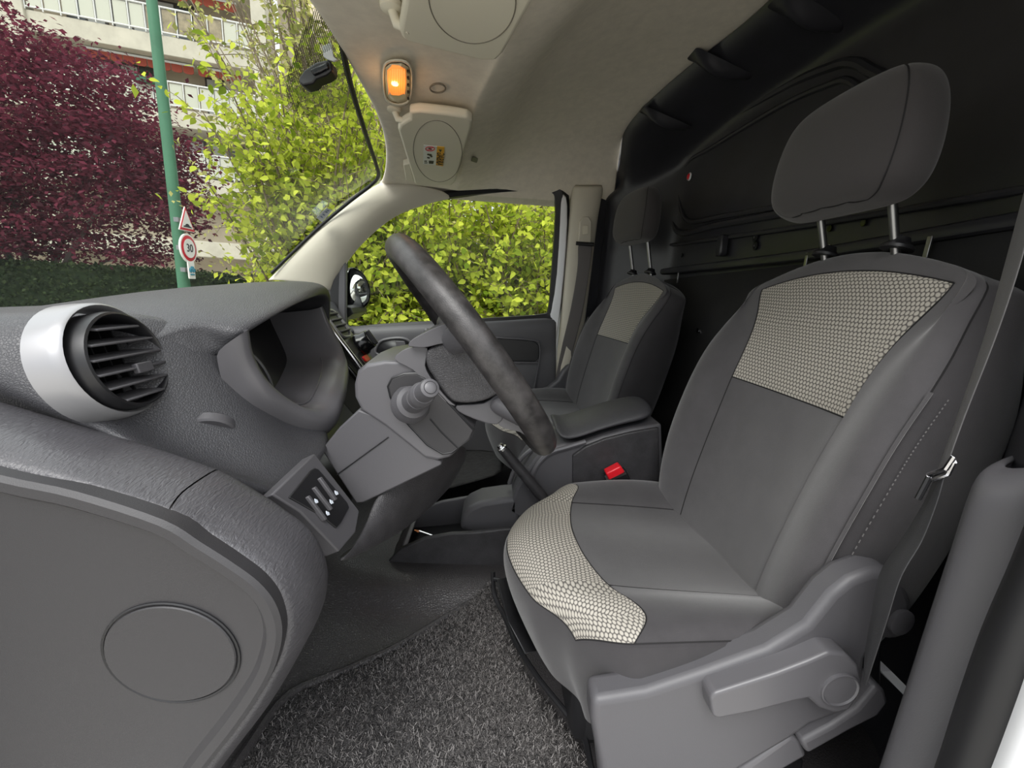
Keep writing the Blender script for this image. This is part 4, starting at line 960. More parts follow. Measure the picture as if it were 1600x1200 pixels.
# belt buckle
bk = empty('belt_buckle', P(966, 760, -.125), 'black belt buckle with a red release button beside the near seat cushion', 'buckle')
bu = lambda u, v, y=-.125: P(u, v - 5, y)
MB().prism([bu(950, 752), (bu(978, 739)), bu(992, 768), bu(996, 800), bu(968, 800)], (0, .022, 0)).build('body', m_black, bk, bevel=.004)
MB().prism([bu(947, 745, -.127), bu(970, 733, -.127), bu(977, 743, -.127), bu(952, 756, -.127)], (0, .026, 0)).build('release_button', m_red, bk, bevel=.003)
MB().prism([bu(949, 756, -.128), bu(978, 743, -.128), bu(979, 746, -.128), bu(950, 759, -.128)], (0, .026, 0)).build('steel_edge', m_steel, bk)

# seat belts
def ribbon(name, lr, mat, parent=None, th=.0014):
    l = catmull([P(*a) for a, b in lr], 5); r = catmull([P(*b) for a, b in lr], 5)
    m = [p.lerp(q, .5) + V(-.0015, 0, .0008) for p, q in zip(l, r)]
    return MB().grid([l, [p.lerp(q, .25) for p, q in zip(l, r)], m, [p.lerp(q, .75) for p, q in zip(l, r)], r]).build(name, mat, parent, solid=th, sub=1)
sb = empty('seat_belt', P(1470, 735, -.68), 'grey seat belt slanting across the near seat through a steel guide', 'seat belt', 'seat belts')
ribbon('shoulder_strap', [((1640, 150, -.735), (1662, 150, -.755)), ((1598, 300, -.71), (1622, 300, -.735)), ((1566, 420, -.695), (1590, 420, -.72)), ((1535, 530, -.685), (1553, 530, -.705)), ((1494, 650, -.675), (1506, 650, -.69)), ((1461, 740, -.668), (1474, 740, -.682))], m_strap, sb)
ribbon('lap_strap', [((1461, 738, -.668), (1476, 738, -.682)), ((1444, 780, -.665), (1463, 785, -.685)), ((1412, 835, -.662), (1440, 845, -.688)), ((1374, 892, -.66), (1408, 900, -.69)), ((1360, 960, -.66), (1386, 968, -.69)), ((1350, 1020, -.66), (1364, 1035, -.68)), ((1348, 1066, -.66), (1352, 1072, -.67))], surf('dark_belt_webbing', lin(56, 56, 58), .5, 'noise', 1500, .3), sb)
gd = MB().tube([P(u, v, y) for u, v, y in ((1452, 742, -.672), (1478, 732, -.69), (1490, 714, -.692), (1490, 722, -.692), (1481, 740, -.69), (1456, 750, -.675))], .0022, 8, True).build('steel_guide', m_chrome, sb)
MB().tube([P(1452, 746, -.674), P(1434, 780, -.674)], .0025, 8).build('guide_bar', m_black, sb)
sb2 = empty('seat_belt', P(915, 362, .665), 'dark seat belt hanging beside the far window from a pale height adjuster', 'seat belt', 'seat belts')
ribbon('shoulder_strap', [((903, 382, .662), (926, 384, .658)), ((902, 420, .665), (921, 424, .66)), ((892, 480, .67), (910, 490, .665)), ((878, 540, .68), (895, 550, .675)), ((866, 600, .69), (880, 620, .685))], surf('far_belt_webbing', lin(92, 88, 86), .6, 'noise', 1500, .3), sb2)
bd = lambda u, v: P(u, v, .664)
MB().prism([bd(906, 346), bd(912, 338), bd(920, 338), bd(925, 346), bd(924, 378), bd(918, 384), bd(909, 384), bd(904, 376)], (0, .02, 0)).build('height_adjuster', m_pillar, sb2, bevel=.004)
MB().prism([P(u, v, .658) for u, v in ((911, 352), (919, 352), (919, 366), (911, 366))], (0, .006, 0)).build('adjuster_button', m_visor, sb2, bevel=.001)
MB().tube([P(900, 380, .655), P(928, 382, .65)], .007, 8).build('belt_ring', m_black, sb2)
# ======================================================================= CEILING FITTINGS
def PV(u, v, d=.012):
    y = 0
    for _ in range(25): p = PZ(u, v, zsh(max(-.72, min(.72, y))) - d); y = p.y
    return p
DN = V(0, 0, -1)
PLN = {}
def PW(key, u, v, d):
    """point d below the flat underside of one visor"""
    o_, nn = PLN[key]; r = ray(u, v); q = o_ - nn*d*-1 if 0 else o_ + nn*d; return CAM + r*((q - CAM).dot(nn)/r.dot(nn))
def visor(key, label, outline, tri3, d=.034, th=.020):
    a, b, c = [PV(u, v, d) for u, v in tri3]; nn = (b - a).cross(c - a).normalized()
    if nn.z > 0: nn = -nn
    PLN[key] = (a, nn)
    pts = [PW(key, u, v, 0) for u, v in outline]; c = sum(pts, V(0, 0, 0))/len(pts)
    e = empty('sun_visor', c, label, 'sun visor', 'sun visors')
    MB().prism(pts, -nn*th).build('panel', m_visor, e, bevel=.006, seg=3); return e
v1 = visor('near', 'grey sun visor over the driver, cropped by the top edge of the photo', [(641, -60), (630, 14), (624, 50), (628, 61), (640, 67), (752, 95), (776, 95), (786, 85), (834, 0), (870, -60)], ((628, 55), (776, 95), (740, -20)))
v2 = visor('far', 'grey sun visor over the passenger, with a white and yellow airbag warning sticker', [(640, 176), (655, 174), (700, 179), (730, 184), (738, 190), (737, 200), (712, 284), (706, 290), (655, 290), (648, 287), (622, 204), (625, 196), (634, 190), (640, 187)], ((640, 178), (735, 186), (680, 289)))
m_groove = surf('visor_groove', lin(112, 106, 92), .8)
for e, ky, (cu, cv, rx_, ry_) in ((v1, 'near', (738, -2, 68, 70)), (v2, 'far', (684, 236, 38, 48))):
    MB().tube([PW(ky, cu + rx_*cos(t) + ry_*sin(t)*.06, cv + ry_*sin(t), .0) for t in [2*pi*k/60 for k in range(60)]], .0009, 6, True).build('oval_crease', m_groove, e)
for e, a, b in ((v1, (612, 22), (640, 46)), (v2, (616, 178), (636, 190))):
    p, q = PV(*a, .012), PV(*b, .03)
    MB().lathe([(.017, 0), (.016, .006), (.011, .009), (.0005, .01)], p + V(0, 0, .012), DN, 20).build('pivot_base', m_visor, e)
    MB().tube([p + V(0, 0, .008), p.lerp(q, .3) + V(0, 0, -.006), q], [.007, .0075, .006], 10).build('pivot_arm', m_visor, e)
hk = PV(637, 268, .014)
MB().prism([PV(u, v, .016) for u, v in ((630, 258), (640, 256), (648, 284), (634, 282))], (0, 0, .02)).build('retaining_clip', m_visor, v2, bevel=.003)
# warning sticker
m_yellow = surf('warning_yellow', lin(236, 172, 40), .5); m_ink = surf('black_ink', lin(40, 36, 30), .6); m_redink = surf('red_ink', lin(190, 50, 60), .6); m_whitelab = surf('label_white', lin(222, 224, 218), .5)
lab = MB().prism([PW('far', u, v, 0.0010) for u, v in ((662, 227), (683, 229), (681, 258), (661, 256))], (0, 0, .001)).build('warning_label', m_whitelab, v2)
MB().prism([PW('far', u, v, 0.0010) for u, v in ((683, 229), (694.5, 230), (692, 260), (681, 258))], (0, 0, .001)).build('yellow_strip', m_yellow, lab)
c = PW('far', 687, 246, 0.0015); axx = (PW('far', 686, 236, 0.0015) - PW('far', 688.5, 258, 0.0015)).normalized() ; axx = (PW('far', 688.8, 234, 0.0015) - PW('far', 686.5, 258, 0.0015)).normalized()
ayy = (PW('far', 692, 247, 0.0015) - PW('far', 682, 246, 0.0015)).normalized()
wdt = (PW('far', 688, 238, 0.0015) - PW('far', 686.5, 259, 0.0015)).length
text_mesh('AIRBAG', wdt*.27, PW('far', 687.2, 249, 0.0016), axx, ayy).build('lettering', m_ink, lab, smooth=False)
MB().prism([PW('far', u, v, 0.0014) for u, v in ((685.5, 233.5), (690.5, 234), (688.2, 238))], (0, 0, -.0004)).build('triangle_symbol', m_ink, lab)
c = PW('far', 672, 232.5, 0.0015); cr_ = [PW('far', 672 + 7*cos(t), 232.5 + 3.2*sin(t), .0015) for t in [2*pi*k/24 for k in range(24)]]
MB().tube(cr_, .0012, 5, True).build('ban_ring', m_redink, lab)
MB().tube([PW('far', 667, 235, 0.0015), PW('far', 677, 230, 0.0015)], .0011, 5).build('ban_bar', m_redink, lab)
MB().prism([PW('far', u, v, 0.0014) for u, v in ((669, 231), (673, 230.5), (675, 234), (671, 234.5))], (0, 0, -.0003)).build('seat_symbol', m_ink, lab)
for q in (((668, 240), (674, 241), (676, 245), (674, 246), (671, 243), (667, 242)), ((668, 245), (672, 246), (671, 248), (667, 247)), ((670, 251), (678, 251.5), (677, 256), (670, 255.5)), ((663, 251), (667, 251), (667, 252.5), (663, 252.5)), ((663, 254), (668, 254), (668, 255), (663, 255))):
    MB().prism([PW('far', u, v, 0.0014) for u, v in q], (0, 0, -.0003)).build('pictogram', m_ink, lab)
# roof lamp, lit
lc_ = PV(621, 130, .0)
dome = empty('roof_lamp', lc_, 'oblong roof lamp glowing orange between the two sun visors', 'lamp')
def lo(k, d, n=5):
    pts = [(601, 104), (609, 98), (628, 97), (639, 103), (642, 116), (641, 148), (636, 159), (622, 162), (608, 158), (602, 148), (600, 120)]
    return [PV(621 + (u - 621)*k, 130 + (v - 130)*k, d) for u, v in pts]
MB().loft([lo(1.28, .0), lo(1.18, .010), lo(1.08, .012), lo(1.0, .008), lo(.98, -.004)], cap0=True).build('surround', m_visor, dome, sub=1)
M = Mat('lit_lens'); M.b.inputs['Base Color'].default_value = lin(250, 170, 90); M.b.inputs['Emission Color'].default_value = (1, .24, .035, 1); M.b.inputs['Emission Strength'].default_value = .42; m_lit = M.m
M = Mat('lit_bulb'); M.b.inputs['Emission Color'].default_value = (1, .55, .18, 1); M.b.inputs['Emission Strength'].default_value = 1.6; m_bulb = M.m
m_lens = surf('lamp_lens', lin(196, 186, 150), .2)
ls = MB().loft([lo(.98, -.002), lo(.95, .010), lo(.80, .014), lo(.5, .015)], cap1=True).build('lens', m_lens, dome)
hot = [(605, 112), (612, 106), (626, 106), (634, 112), (635, 130), (633, 146), (624, 150), (612, 149), (607, 142), (605, 125)]
MB().prism([PV(u, v, .0165) for u, v in hot], (0, 0, .006)).build('lit_window', m_lit, dome, bevel=.002)
for k in range(8): MB().tube([PV(608 + 3.5*k, 108, .0172), PV(607.5 + 3.5*k, 147, .0172)], .0008, 5).build('lens_rib', m_lit, ls)
bl = PV(617, 131, .019); MB().lathe([(.0005, -.006), (.006, -.004), (.007, 0), (.006, .002), (.0005, .003)], bl, DN, 14).build('bulb', m_bulb, dome)
for v in (112, 122, 133, 144, 154): MB().box(PV(638, v, .016), (.004, .006, .004)).build('slot', m_black, ls)
pl_ = bpy.data.lights.new('lamp_glow', 'POINT'); pl_.energy = .04; pl_.color = (1, .55, .25); pl_.shadow_soft_size = .02
po_ = bpy.data.objects.new('lamp_glow', pl_); COL.objects.link(po_); po_.location = bl + V(0, 0, -.03); join(po_, dome)
# small fittings on the lining
MB().tube([PV(684 + 12*cos(t), 138 + 7*sin(t), .002) for t in [2*pi*k/28 for k in range(28)]], .0016, 6, True).build('trim_7', m_groove)['kind'] = 'structure'
def LIP(u, v, d=.003):
    """point on the rear lip of the overhead shelf"""
    lo_, hi_ = .3, 3.; r = ray(u, v)
    def outside(q):
        y = max(-.72, min(.72, q.y)); xl, zs, zr, xr = xlip(y), zsh(y), zroof(y), xrear(y)
        pr = [(xl + .025, zs - .004), (xl + .09, zs + .055), (xl + .19, zs*.45 + zr*.55), (xl*.3 + xr*.7, zr), (xr, zr)]
        x = q.x
        if x <= pr[0][0]: zl = pr[0][1]
        else:
            zl = zr
            for (a, b), (c, e) in zip(pr, pr[1:]):
                if a <= x <= c: zl = b + (e - b)*(x - a)/(c - a)
        return q.z < zl - d
    for _ in range(50):
        m = (lo_ + hi_)/2
        if outside(CAM + r*m): lo_ = m
        else: hi_ = m
    return CAM + r*lo_
sv = empty('roof_vent', LIP(884, 14), 'small slotted speaker grille in the grey lining at the top edge of the photo', 'grille')
for k in range(6):
    a0, b0 = LIP(866 + 4.*k*.5 - 2, 27 - 5.2*k), LIP(898 + 2.4*k, 19 - 5.2*k)
    MB().tube([a0, b0], .0022, 6).build('slot', m_groove, sv)
o = MB().prism([LIP(u, v, .002) for u, v in ((738, 244), (754, 249), (752, 256), (736, 251))], (.002, 0, -.002)).build('lining_tab', surf('grey_tab', lin(104, 100, 86), .6)); tag(o, 'small grey fabric tab on the lip of the overhead shelf beside the passenger visor', 'tab')
# far door mirror, seen through the side window
mr = empty('door_mirror', P(560, 450, .95), 'far door mirror with a dark housing reflecting the street, outside the passenger window', 'mirror')
mo = [(541, 420), (552, 417), (566, 424), (575, 438), (580, 456), (578, 472), (570, 481), (558, 483), (546, 480), (538, 476)]
def ml(k, y, du=0): return [P(558 + (u - 558)*k + du, 450 + (v - 450)*k, y) for u, v in mo]
MB().loft([ml(1.0, .90), ml(1.05, .91), ml(1.02, .98, -8), ml(.8, 1.05, -16), ml(.3, 1.08, -18)], cap1=True).build('housing', m_black, mr, sub=1)
M = Mat('mirror_silver'); M.b.inputs['Metallic'].default_value = 1; M.b.inputs['Roughness'].default_value = .02; M.b.inputs['Base Color'].default_value = (.82, .85, .86, 1); m_mirror = M.m
g = MB(); g.add(ml(.88, .905), [tuple(range(len(mo)))]); g.build('mirror_glass', m_mirror, mr, solid=.003)
MB().prism([P(u, v, .745) for u, v in ((530, 478), (548, 480), (552, 490), (536, 502), (526, 502))], (0, .20, 0)).build('mirror_arm', m_black, mr, bevel=.004)
# ======================================================================= OUTSIDE
GZ = -.42
m_paving = surf('pale_bounce_paving', lin(172, 168, 160), .9, 'noise', 80, .3, vary=.2, vscale=4)  # paving tone raised so the ground bounces light up into the cab
o = MB().add([(-60, -40, GZ), (40, -40, GZ), (40, 60, GZ), (-60, 60, GZ)], [(0, 1, 2, 3)]).build('ground', m_paving); tag(o, kind='structure')
# ---- apartment block
fe = V(.975, .223, 0).normalized(); fn = V(fe.y, -fe.x, 0); FO = V(0, 23, 0)
def FP(u, v, d=0):
    r = ray(u, v); o_ = FO + fn*d; t = (o_ - CAM).dot(fn)/r.dot(fn); p = CAM + r*t; return ((p - FO).dot(fe), p.z)
def fw(s, z, d): return FO + fe*s + fn*d + V(0, 0, z)
m_conc = surf('pale_concrete', lin(186, 180, 164), .85, 'noise', 6, .15, vary=.12, vscale=1.2)
m_facade = surf('facade_render', lin(186, 174, 154), .85, 'noise', 3, .1, vary=.15, vscale=.6); m_tan = surf('tan_render', lin(196, 162, 132), .85); m_frame = surf('dark_frame', lin(70, 66, 62), .5); m_alu = surf('white_rail', lin(214, 214, 210), .4)
m_curtain = surf('white_curtain', lin(196, 198, 196), .8); m_frost = surf('frosted_panel', lin(186, 186, 170), .3); m_brown = surf('brown_panel', lin(136, 124, 98), .35, vary=.4, vscale=3)
m_awn = surf('orange_awning', lin(150, 66, 48), .8); m_winglass = surf('house_glass', lin(84, 88, 90), .12)
bld = empty('apartment_building', fw(-14, GZ, 0), 'pale concrete apartment block with long balconies and orange awnings beyond the trees', 'building')
def slab_(name, s0, s1, z0, z1, d0, d1, mat, bev=0, par=None):
    c = fw((s0+s1)/2, (z0+z1)/2, (d0+d1)/2); return MB().box(c, (s1 - s0, abs(d1 - d0), z1 - z0), fe, -fn).build(name, mat, par or bld, bevel=bev)
s244, z1t = FP(244, 53); _, z1b = FP(244, 83); _, z2t = FP(250, 166); _, z2b = FP(250, 198)
FH = (z1t - z2t); SR = FP(416, 90)[0]; SL = s244 - 14
WALL = -1.5
slab_('facade_wall', SL, SR, GZ, z1t + 5.2, WALL - .3, WALL, m_facade)
slab_('side_wing', SR, SR + 7, GZ, z1t + 5.2, WALL - 3, WALL - 1.2, m_facade)
for k in range(-1, 4):
    zt = z1t - FH*k; slab_('balcony_slab', SL, SR, zt - (z1t - z1b), zt, WALL, 0, m_conc, .02)
sc = FP(31, 50)[0]
for s in (sc, SR - .2): slab_('column', s - .28, s + .28, GZ, z1t + 5, -.5, .12, m_conc, .03)
for k in range(-1, 3):
    zt = z1t - FH*k
    for dz, r in ((.10, .03), (1.0, .035)): MB().tube([fw(sc + .3, zt + dz, .02), fw(SR - .5, zt + dz, .02)], r, 6).build('railing_bar', m_alu, bld)
    n_ = 14; w = (SR - .5 - sc - .3)/n_
    for i in range(n_):
        s0 = sc + .3 + w*i; mt = m_brown if (k == 0 and 6 < i < 12) else m_frost
        slab_('railing_panel', s0 + .05, s0 + w - .05, zt + .14, zt + .95, -.02, .0, mt)
        MB().tube([fw(s0, zt, .03), fw(s0, zt + 1.02, .03)], .022, 6).build('railing_post', m_alu, bld)
    # windows
    for i in range(7):
        s0 = sc + .8 + i*1.62
        if (i + k) % 4 == 3 or s0 + 1.5 > SR: continue
        z0 = zt + .25; z1 = zt + 1.92
        fr = slab_('window', s0, s0 + 1.42, z0, z1, WALL, WALL + .06, m_frame)
        for j in range(2):
            a = s0 + .08 + j*.66
            slab_('pane', a, a + .58, z0 + .08, z1 - .08, WALL + .05, WALL + .07, m_winglass if (i + j + k) % 3 == 0 else m_curtain, par=fr)
    # awnings under the slab above
    if k in (0, 1):
        for (s0, s1) in ((FP(120, 70)[0], FP(296, 105)[0]), (FP(302, 106)[0], FP(372, 122)[0])):
            zb = zt + FH - (z1t - z1b) - .02
            aw = MB(); n_ = max(4, int((s1 - s0)/.42)); w = (s1 - s0)/n_
            MB().box(fw((s0+s1)/2, zb - .06, -.5), (s1 - s0, .14, .08), fe, -fn).build('awning_case', m_alu, bld)
            for i in range(n_):
                q = [(s0 + w*i + w*.04, zb - .1), (s0 + w*(i+1) - w*.04, zb - .1), (s0 + w*(i+1) - w*.04, zb - .34), (s0 + w*(i+.75), zb - .40), (s0 + w*(i+.25), zb - .40), (s0 + w*i + w*.04, zb - .34)]
                MB().prism([fw(a, b, -.48) for a, b in q], fn*.03).build('awning_scallop', m_awn, bld)
m_planter = surf('green_planter', lin(36, 92, 66), .6)
s0, z0 = FP(230, 129); fb = empty('flower_box', fw(s0, z0, .12), 'green flower box hanging on the balcony rail below the awning, left of the pole', 'planter')
MB().box(fw(s0, z0 + .05, .16), (.85, .2, .24), fe, -fn).build('trough', m_planter, fb, bevel=.02)
random.seed(3)
for i in range(6):
    a = fw(s0 - .32 + .13*i, z0 + .15, .16); MB().tube([a, a + V(random.uniform(-.05, .05), 0, .14), a + V(random.uniform(-.08, .08), .02, .22)], [.012, .012, .035], 6).build('flower', m_leafred if i % 2 else m_leafdark, fb)
MB().tube([fw(s0, z0 - .05, .14), fw(s0 - .02, z0 - .75, .1)], .012, 6).build('bracket', m_frame, fb)
# low garden wall in front of the block
o = slab_('garden_wall', FP(200, 400)[0]*.6, 3, GZ, .75, 6, 6.3, m_conc); o.parent = None; o.matrix_parent_inverse = Matrix(); tag(o, 'low pale garden wall behind the speed limit sign', 'wall')

# ---- leaves and branches
def leaf_cloud(name, pts, size, mat, par, seed, flat=0., droop=0., jit=.35):
    """many small folded leaves as one mesh of loose quads pairs"""
    rg = np.random.default_rng(seed); n = len(pts); pts = np.asarray(pts, float)
    d = rg.normal(size=(n, 3)); d[:, 2] = d[:, 2]*(1 - flat) - droop; d /= np.linalg.norm(d, axis=1)[:, None]
    up = rg.normal(size=(n, 3))*(.9 - .6*flat) + np.array((0, -.5, 1.0)); sd = np.cross(d, up); sd /= np.linalg.norm(sd, axis=1)[:, None]
    nn = np.cross(sd, d); s = size*(1 + jit*rg.uniform(-1, 1, n))[:, None]
    b = pts; t = pts + d*s; l = pts + d*s*.45 + sd*s*.32 + nn*s*.10; r = pts + d*s*.45 - sd*s*.32 + nn*s*.10
    v = np.stack([b, l, t, r], 1).reshape(-1, 3); me = bpy.data.meshes.new(name)
    me.vertices.add(4*n); me.vertices.foreach_set('co', v.ravel())
    k = np.arange(n)*4; f = np.stack([k, k+1, k+2, k, k+2, k+3], 1).reshape(-1)
    me.loops.add(6*n); me.loops.foreach_set('vertex_index', f); me.polygons.add(2*n); me.polygons.foreach_set('loop_start', np.arange(2*n)*3); me.update(); me.validate()
    me.materials.append(mat); o = bpy.data.objects.new(name, me); COL.objects.link(o); o['kind'] = 'stuff'; join(o, par); return o
_lm = bpy.data.meshes.new('leaf')
_lv = [(0, 0, 0), (.3, .2, .06), (.34, .5, .09), (.2, .8, .06), (0, 1.08, -.04), (-.2, .8, .06), (-.34, .5, .09), (-.3, .2, .06), (0, .3, 0), (0, .7, -.01)]
_lf = [(0, 1, 8), (0, 8, 7), (1, 2, 9, 8), (7, 8, 9, 6), (2, 3, 9), (6, 9, 5), (3, 4, 9), (5, 9, 4)]
def leaf_parts(pts, size, mat, par, seed, droop=.5):
    me = bpy.data.meshes.new('leaf'); me.from_pydata(_lv, [], _lf); me.materials.append(mat); me.shade_smooth()
    rg = random.Random(seed); base = bpy.data.objects.new('leaf', me)
    for i, p in enumerate(pts):
        o = base if i == 0 else base.copy(); COL.objects.link(o); join(o, par)
        d = V(rg.gauss(0, 1), rg.gauss(0, .7) - .2, rg.gauss(0, .5) - droop).normalized(); z = V(rg.gauss(0, .5), rg.gauss(0, .5) - .9, rg.gauss(0, .5) + .5)
        x = d.cross(z).normalized(); z = x.cross(d); s = size*rg.uniform(.75, 1.25)
        m = Matrix((x, d, z)).transposed().to_4x4(); o.matrix_basis = Matrix.Translation(p) @ m @ Matrix.Scale(s, 4)
def stems(base, targets, rg, r0, par, name, mat, leafstart=.35, step=.05, twig=.22, nt=10, spread=.05, bend=.35):
    """curved stems from a base to targets with side twigs; gives back places for leaves"""
    pl = []; mb = MB(); tb = MB()
    for tg in targets:
        tg = Vector(tg); mid = base.lerp(tg, .5) + V(rg.gauss(0, .12), rg.gauss(0, .12), bend*(tg - base).length*.3)
        c = [base.lerp(mid, t).lerp(mid.lerp(tg, t), t) for t in [i/14 for i in range(15)]]
        mb.tube(c, [r0*(1 - .82*i/14) for i in range(15)], 5)
        for k in range(nt):
            t = leafstart + (1 - leafstart)*(k + rg.random())/nt; i = min(13, int(t*14)); p = c[i].lerp(c[i+1], t*14 - i) if i < 14 else c[14]
            d = ((c[14] - c[max(0, i-1)]).normalized()*.6 + V(rg.gauss(0, 1), rg.gauss(0, 1), rg.gauss(0, .7))*.6).normalized(); L_ = twig*rg.uniform(.5, 1.3)
            q = p + d*L_ + V(0, 0, -.15*L_); mb2 = p.lerp(q, .5) + V(0, 0, .06*L_); tb.tube([p, mb2, q], [r0*.16, r0*.12, r0*.06], 4)
            m = max(2, int(L_/step))
            for a in range(m): s = (a + rg.random())/m; pl.append(p.lerp(mb2, s*2) if s < .5 else mb2.lerp(q, s*2 - 1)); 
            for a in range(2): pl.append(q + V(rg.gauss(0, 1), rg.gauss(0, 1), rg.gauss(0, 1))*spread)
    mb.build(name, mat, par); o = tb.build('twigs', mat, par); o['kind'] = 'stuff'
    return pl
def near_first(pl, n):
    """the leaves that show largest: nearest ones inside the picture"""
    def k(p):
        w = p - CAM; z = w.dot(R_ @ V(0, 0, -1))
        if z < .1: return 1e9
        x = CX + F*w.dot(R_ @ V(1, 0, 0))/z; y = CY - F*w.dot(R_ @ V(0, 1, 0))/z
        return z if 230 < x < 868 and 0 < y < 505 and not (595 < x < 640 and y < 300) else 1e9
    pl = sorted(pl, key=k); return pl[:n], pl[n:]

# hedge of young hornbeams beside the far window: three shrubs
rg = random.Random(11)
HB = [(-1.25, 2.35, 'fresh green hornbeam shrub outside the passenger window, behind the door mirror'), (-.35, 2.45, 'fresh green hornbeam shrub filling the middle of the passenger window behind the wheel rim'), (.5, 2.4, 'fresh green hornbeam shrub at the rear end of the passenger window')]
for i, (bx, by, lb) in enumerate(HB):
    e = empty('hornbeam_shrub', (bx, by, GZ), lb, 'shrub', 'hornbeam hedge beside the van')
    tg = [(bx + max(-.6, min(.6, rg.gauss(0, .4))), by + rg.uniform(-.45, .4), rg.uniform(.15, 2.2 if i == 0 else 1.5)) for _ in range(150 if i == 0 else 130)]
    pl = stems(V(bx, by + .1, GZ), tg, rg, .016, e, 'stems', m_bark, .3, .032, .30, 15, .06, .5)
    a, b = near_first(pl, 280); leaf_parts(a, .046, m_leaf, e, 40 + i); leaf_cloud('leaves', b, .054, m_leaf, e, 50 + i, droop=.4)
# leaning young tree seen through the windscreen
e = empty('young_tree', (-1.5, 3.6, GZ), 'loose pale green young tree with bare twigs leaning across the windscreen view', 'tree')
rg = random.Random(21); tg = []
while len(tg) < 70:
    u, v = rg.uniform(250, 590), rg.uniform(-60, 420); lim = 262 + max(0, (v - 100)*.15)
    edge = (u - lim)/330
    if u < lim or rg.random() > .12 + edge*1.0 + max(0, (v - 120)/300)*.7: continue
    if v < 70 and u < 330 and rg.random() < .6: continue
    tg.append(P(u, v, rg.uniform(2.6, 4.1)))
pl = stems(P(610, 640, 3.4), tg, rg, .022, e, 'stems', m_bark, .42, .042, .30, 11, .07, .15)
a, b = near_first(pl, 290); leaf_parts(a, .034, m_leaf2, e, 71); leaf_cloud('leaves', b, .044, m_leaf2, e, 72, droop=.5)
# further green trees
for i, (u, v, y, rad, hh, n_, lb) in enumerate(((545, 140, 7.5, 1.5, 3.0, 44, 'taller pale green tree behind the leaning young tree, beside the mirror foot'), (690, 330, 6.5, 1.1, 1.5, 24, 'light green tree behind the hornbeam hedge'), (860, 330, 6.8, 1.1, 1.5, 24, 'light green tree behind the rear end of the hornbeam hedge'))):
    c = P(u, v, y); rg = random.Random(80 + i); e = empty('green_tree', (c.x, c.y, GZ), lb, 'tree')
    tg = [c + V(rg.gauss(0, rad*.5), rg.gauss(0, rad*.4), rg.gauss(0, hh*.5)) for _ in range(n_*2)]
    pl = stems(V(c.x, c.y, GZ), tg, rg, .045, e, 'stems', m_bark, .4, .05, .6, 14, .14, .4); leaf_cloud('leaves', pl, .10, m_leaf2, e, 90 + i, droop=.3)
# red maple
e = empty('red_maple', P(45, 420, 7.2), 'dark red Japanese maple with layered foliage and pale trunks before the apartment block', 'tree'); e.location.z = GZ
rg = random.Random(31); bs = V(e.location.x, e.location.y, GZ); tgs = []; pl = []
while len(tgs) < 430:
    u, v = rg.uniform(-260, 296), rg.uniform(5, 405)
    top = 28 + max(0, u)*.42 if u > 0 else 28 - u*.1
    rt = 296 - max(0, 235 - v)*.55 - max(0, v - 330)*.6
    if v < top + rg.uniform(-12, 14) or u > rt + rg.uniform(-25, 8): continue
    tgs.append(P(u, v, rg.uniform(6.0, 8.6)))
trunk = stems(bs, tgs[:9], rg, .07, e, 'stems', m_barkred, .4, .2, .5, 4, .1, .5)
for c in tgs:
    for k in range(120): pl.append(c + V(rg.gauss(0, .30), rg.gauss(0, .25), rg.gauss(0, .085) - .03*k/85))
leaf_cloud('leaves', pl, .084, m_leafred, e, 33, flat=.55, droop=.25)
# clipped dark hedge
hp0, hp1 = P(-150, 402, 6.2), P(420, 431, 6.2)
hd_ = empty('clipped_hedge', (-6, 6.2, GZ), 'low dark clipped hedge below the red maple and the road signs', 'hedge')
x0, x1 = -11.0, -2.2; zt_ = .70
MB().box(((x0+x1)/2, 6.6, (GZ + zt_ - .06)/2), (x1 - x0, .7, zt_ - .06 - GZ)).build('core', m_leafdark, hd_, bevel=.05)
rg2 = np.random.default_rng(4); n_ = 16000
pts = np.stack([rg2.uniform(x0, x1, n_), rg2.uniform(6.18, 7.0, n_), rg2.uniform(GZ, zt_, n_)], 1)
fsel = rg2.random(n_); pts[fsel < .55, 1] = 6.22 + rg2.normal(0, .03, (fsel < .55).sum()); pts[fsel >= .55, 2] = zt_ - .04 + rg2.normal(0, .025, (fsel >= .55).sum())
leaf_cloud('leaves', pts, .06, m_leafdark, hd_, 5)
# ---- green post with road signs
m_post = surf('green_post', lin(62, 112, 84), .5, vary=.12, vscale=2); m_signwhite = surf('sign_white', lin(232, 230, 224), .4); m_signred = surf('sign_red', lin(196, 30, 48), .4); m_signink = surf('sign_ink', lin(34, 36, 44), .5); m_teal = surf('sign_teal', lin(46, 130, 150), .5)
pb, pt = P(286, 432, 5.5), P(237, 0, 5.5); pd = (pt - pb).normalized()
lp = empty('lamp_post', V(pb.x, pb.y, GZ), 'tall tapering green metal post carrying the road signs', 'post')
MB().tube([V(pb.x, pb.y, GZ), pb, pb.lerp(pt, .5), pt, pt + pd*2.5], [.082, .078, .069, .061, .056], 16).build('shaft', m_post, lp)
MB().lathe([(.12, 0), (.12, .05), (.09, .09), (.082, .1)], V(pb.x, pb.y, GZ), (0, 0, 1), 20).build('foot', m_post, lp)
sn_ = V(1, .10, 0).normalized(); sa = V(0, 0, 1).cross(sn_); su = V(0, 0, 1)
def sign_at(u, v, y=8.95): return P(u, v, y)
def SG(c, a, b, d=0): return c + sa*a*.44 + su*b*.44 + sn_*d
def spx(u, v, d, c):                       # point of the sign plane through c
    r = ray(u, v); t = (c + sn_*d - CAM).dot(sn_)/r.dot(sn_); return CAM + r*t
c = P(293, 388, 5.45)
e = empty('speed_limit_sign', c, 'round white speed limit sign with red border reading 30, on the green post', 'road sign')
RR = .178
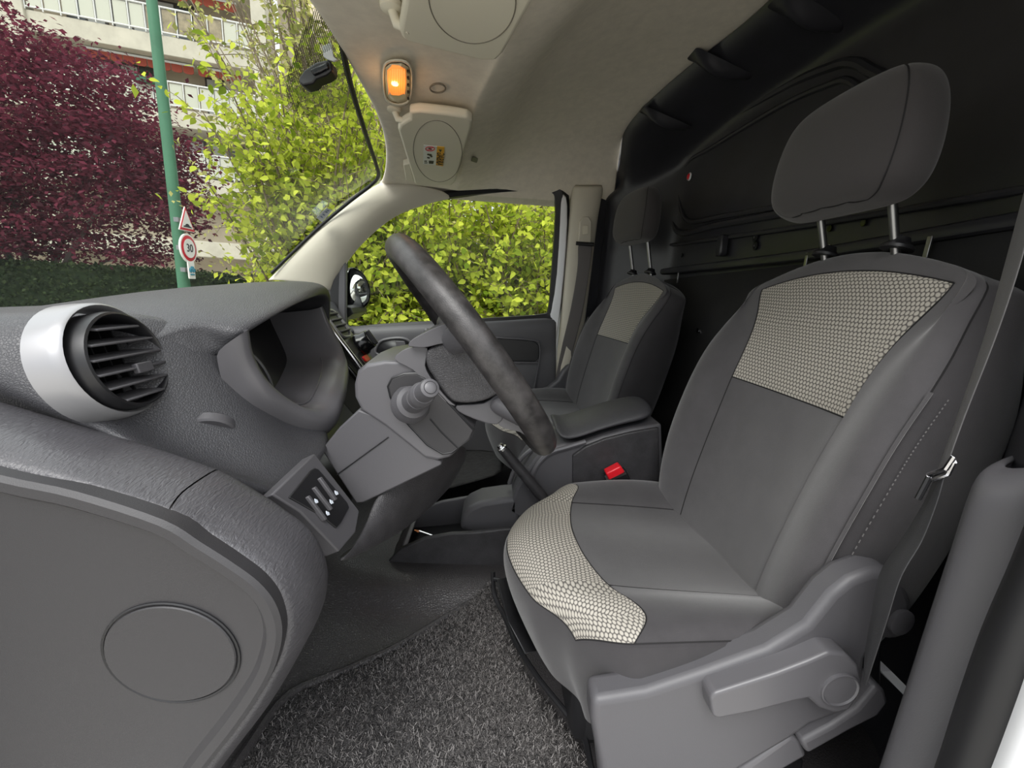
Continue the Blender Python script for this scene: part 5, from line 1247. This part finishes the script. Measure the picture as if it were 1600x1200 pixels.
MB().lathe([(RR, 0), (RR, .02), (RR*.96, .024), (.001, .024)], c, sn_, 40).build('red_border', m_signred, e)
MB().lathe([(RR + .02, -.004), (RR + .02, .018), (RR, .02)], c, sn_, 40).build('white_edge', m_signwhite, e)
MB().lathe([(RR*.74, .02), (RR*.74, .028), (.001, .028)], c, sn_, 40).build('white_field', m_signwhite, e)
text_mesh('30', RR*.88, c + sn_*.032, sa, su, .004).build('numerals', m_signink, e, smooth=False)
MB().box(c - sn_*.06, (.06, .2, .06), sn_, sa).build('bracket', m_steel, e)
c = P(289, 345, 5.45)
e = empty('hump_warning_sign', c, 'triangular white warning sign with red border showing a road hump, above the round sign', 'road sign')
tri = lambda k, d: [SG(c, a*k, (b + .0)*k, d) for a, b in ((-.40, -.30), (.40, -.30), (0, .42))]
MB().prism(tri(1.06, 0), sn_*.018).build('white_edge', m_signwhite, e, bevel=.012)
MB().prism(tri(.99, .016), sn_*.006).build('red_border', m_signred, e)
MB().prism(tri(.76, .020), sn_*.006).build('white_field', m_signwhite, e)
hump = [(-.22, -.20), (.22, -.20), (.20, -.165), (.12, -.15), (.07, -.10), (0, -.085), (-.07, -.10), (-.12, -.15), (-.20, -.165)]
MB().prism([SG(c, a, b, .026) for a, b in hump], sn_*.003).build('hump_symbol', m_signink, e)
MB().box(c - sn_*.06, (.06, .2, .06), sn_, sa).build('bracket', m_steel, e)
c = P(298, 422, 5.45)
e = empty('bicycle_sign', c, 'small white rectangular sign with a teal vehicle symbol at the foot of the green post', 'road sign')
MB().prism([SG(c, a, b) for a, b in rrect(.34, .56, .03)], sn_*.015).build('plate', m_signwhite, e)
for x in (-.07, .08): MB().tube([SG(c, x + .05*cos(t), .0 + .05*sin(t), .018) for t in [2*pi*k/16 for k in range(16)]], .014, 5, True).build('wheel_symbol', m_teal, e)
MB().tube([SG(c, -.07, .0, .018), SG(c, -.02, .10, .018), SG(c, .06, .10, .018), SG(c, .08, .0, .018)], .014, 5).build('frame_symbol', m_teal, e)
MB().tube([SG(c, -.1, -.14, .018), SG(c, .1, -.14, .018)], .012, 5).build('line_symbol', m_teal, e)
MB().box(c - sn_*.05, (.06, .2, .06), sn_, sa).build('bracket', m_steel, e)
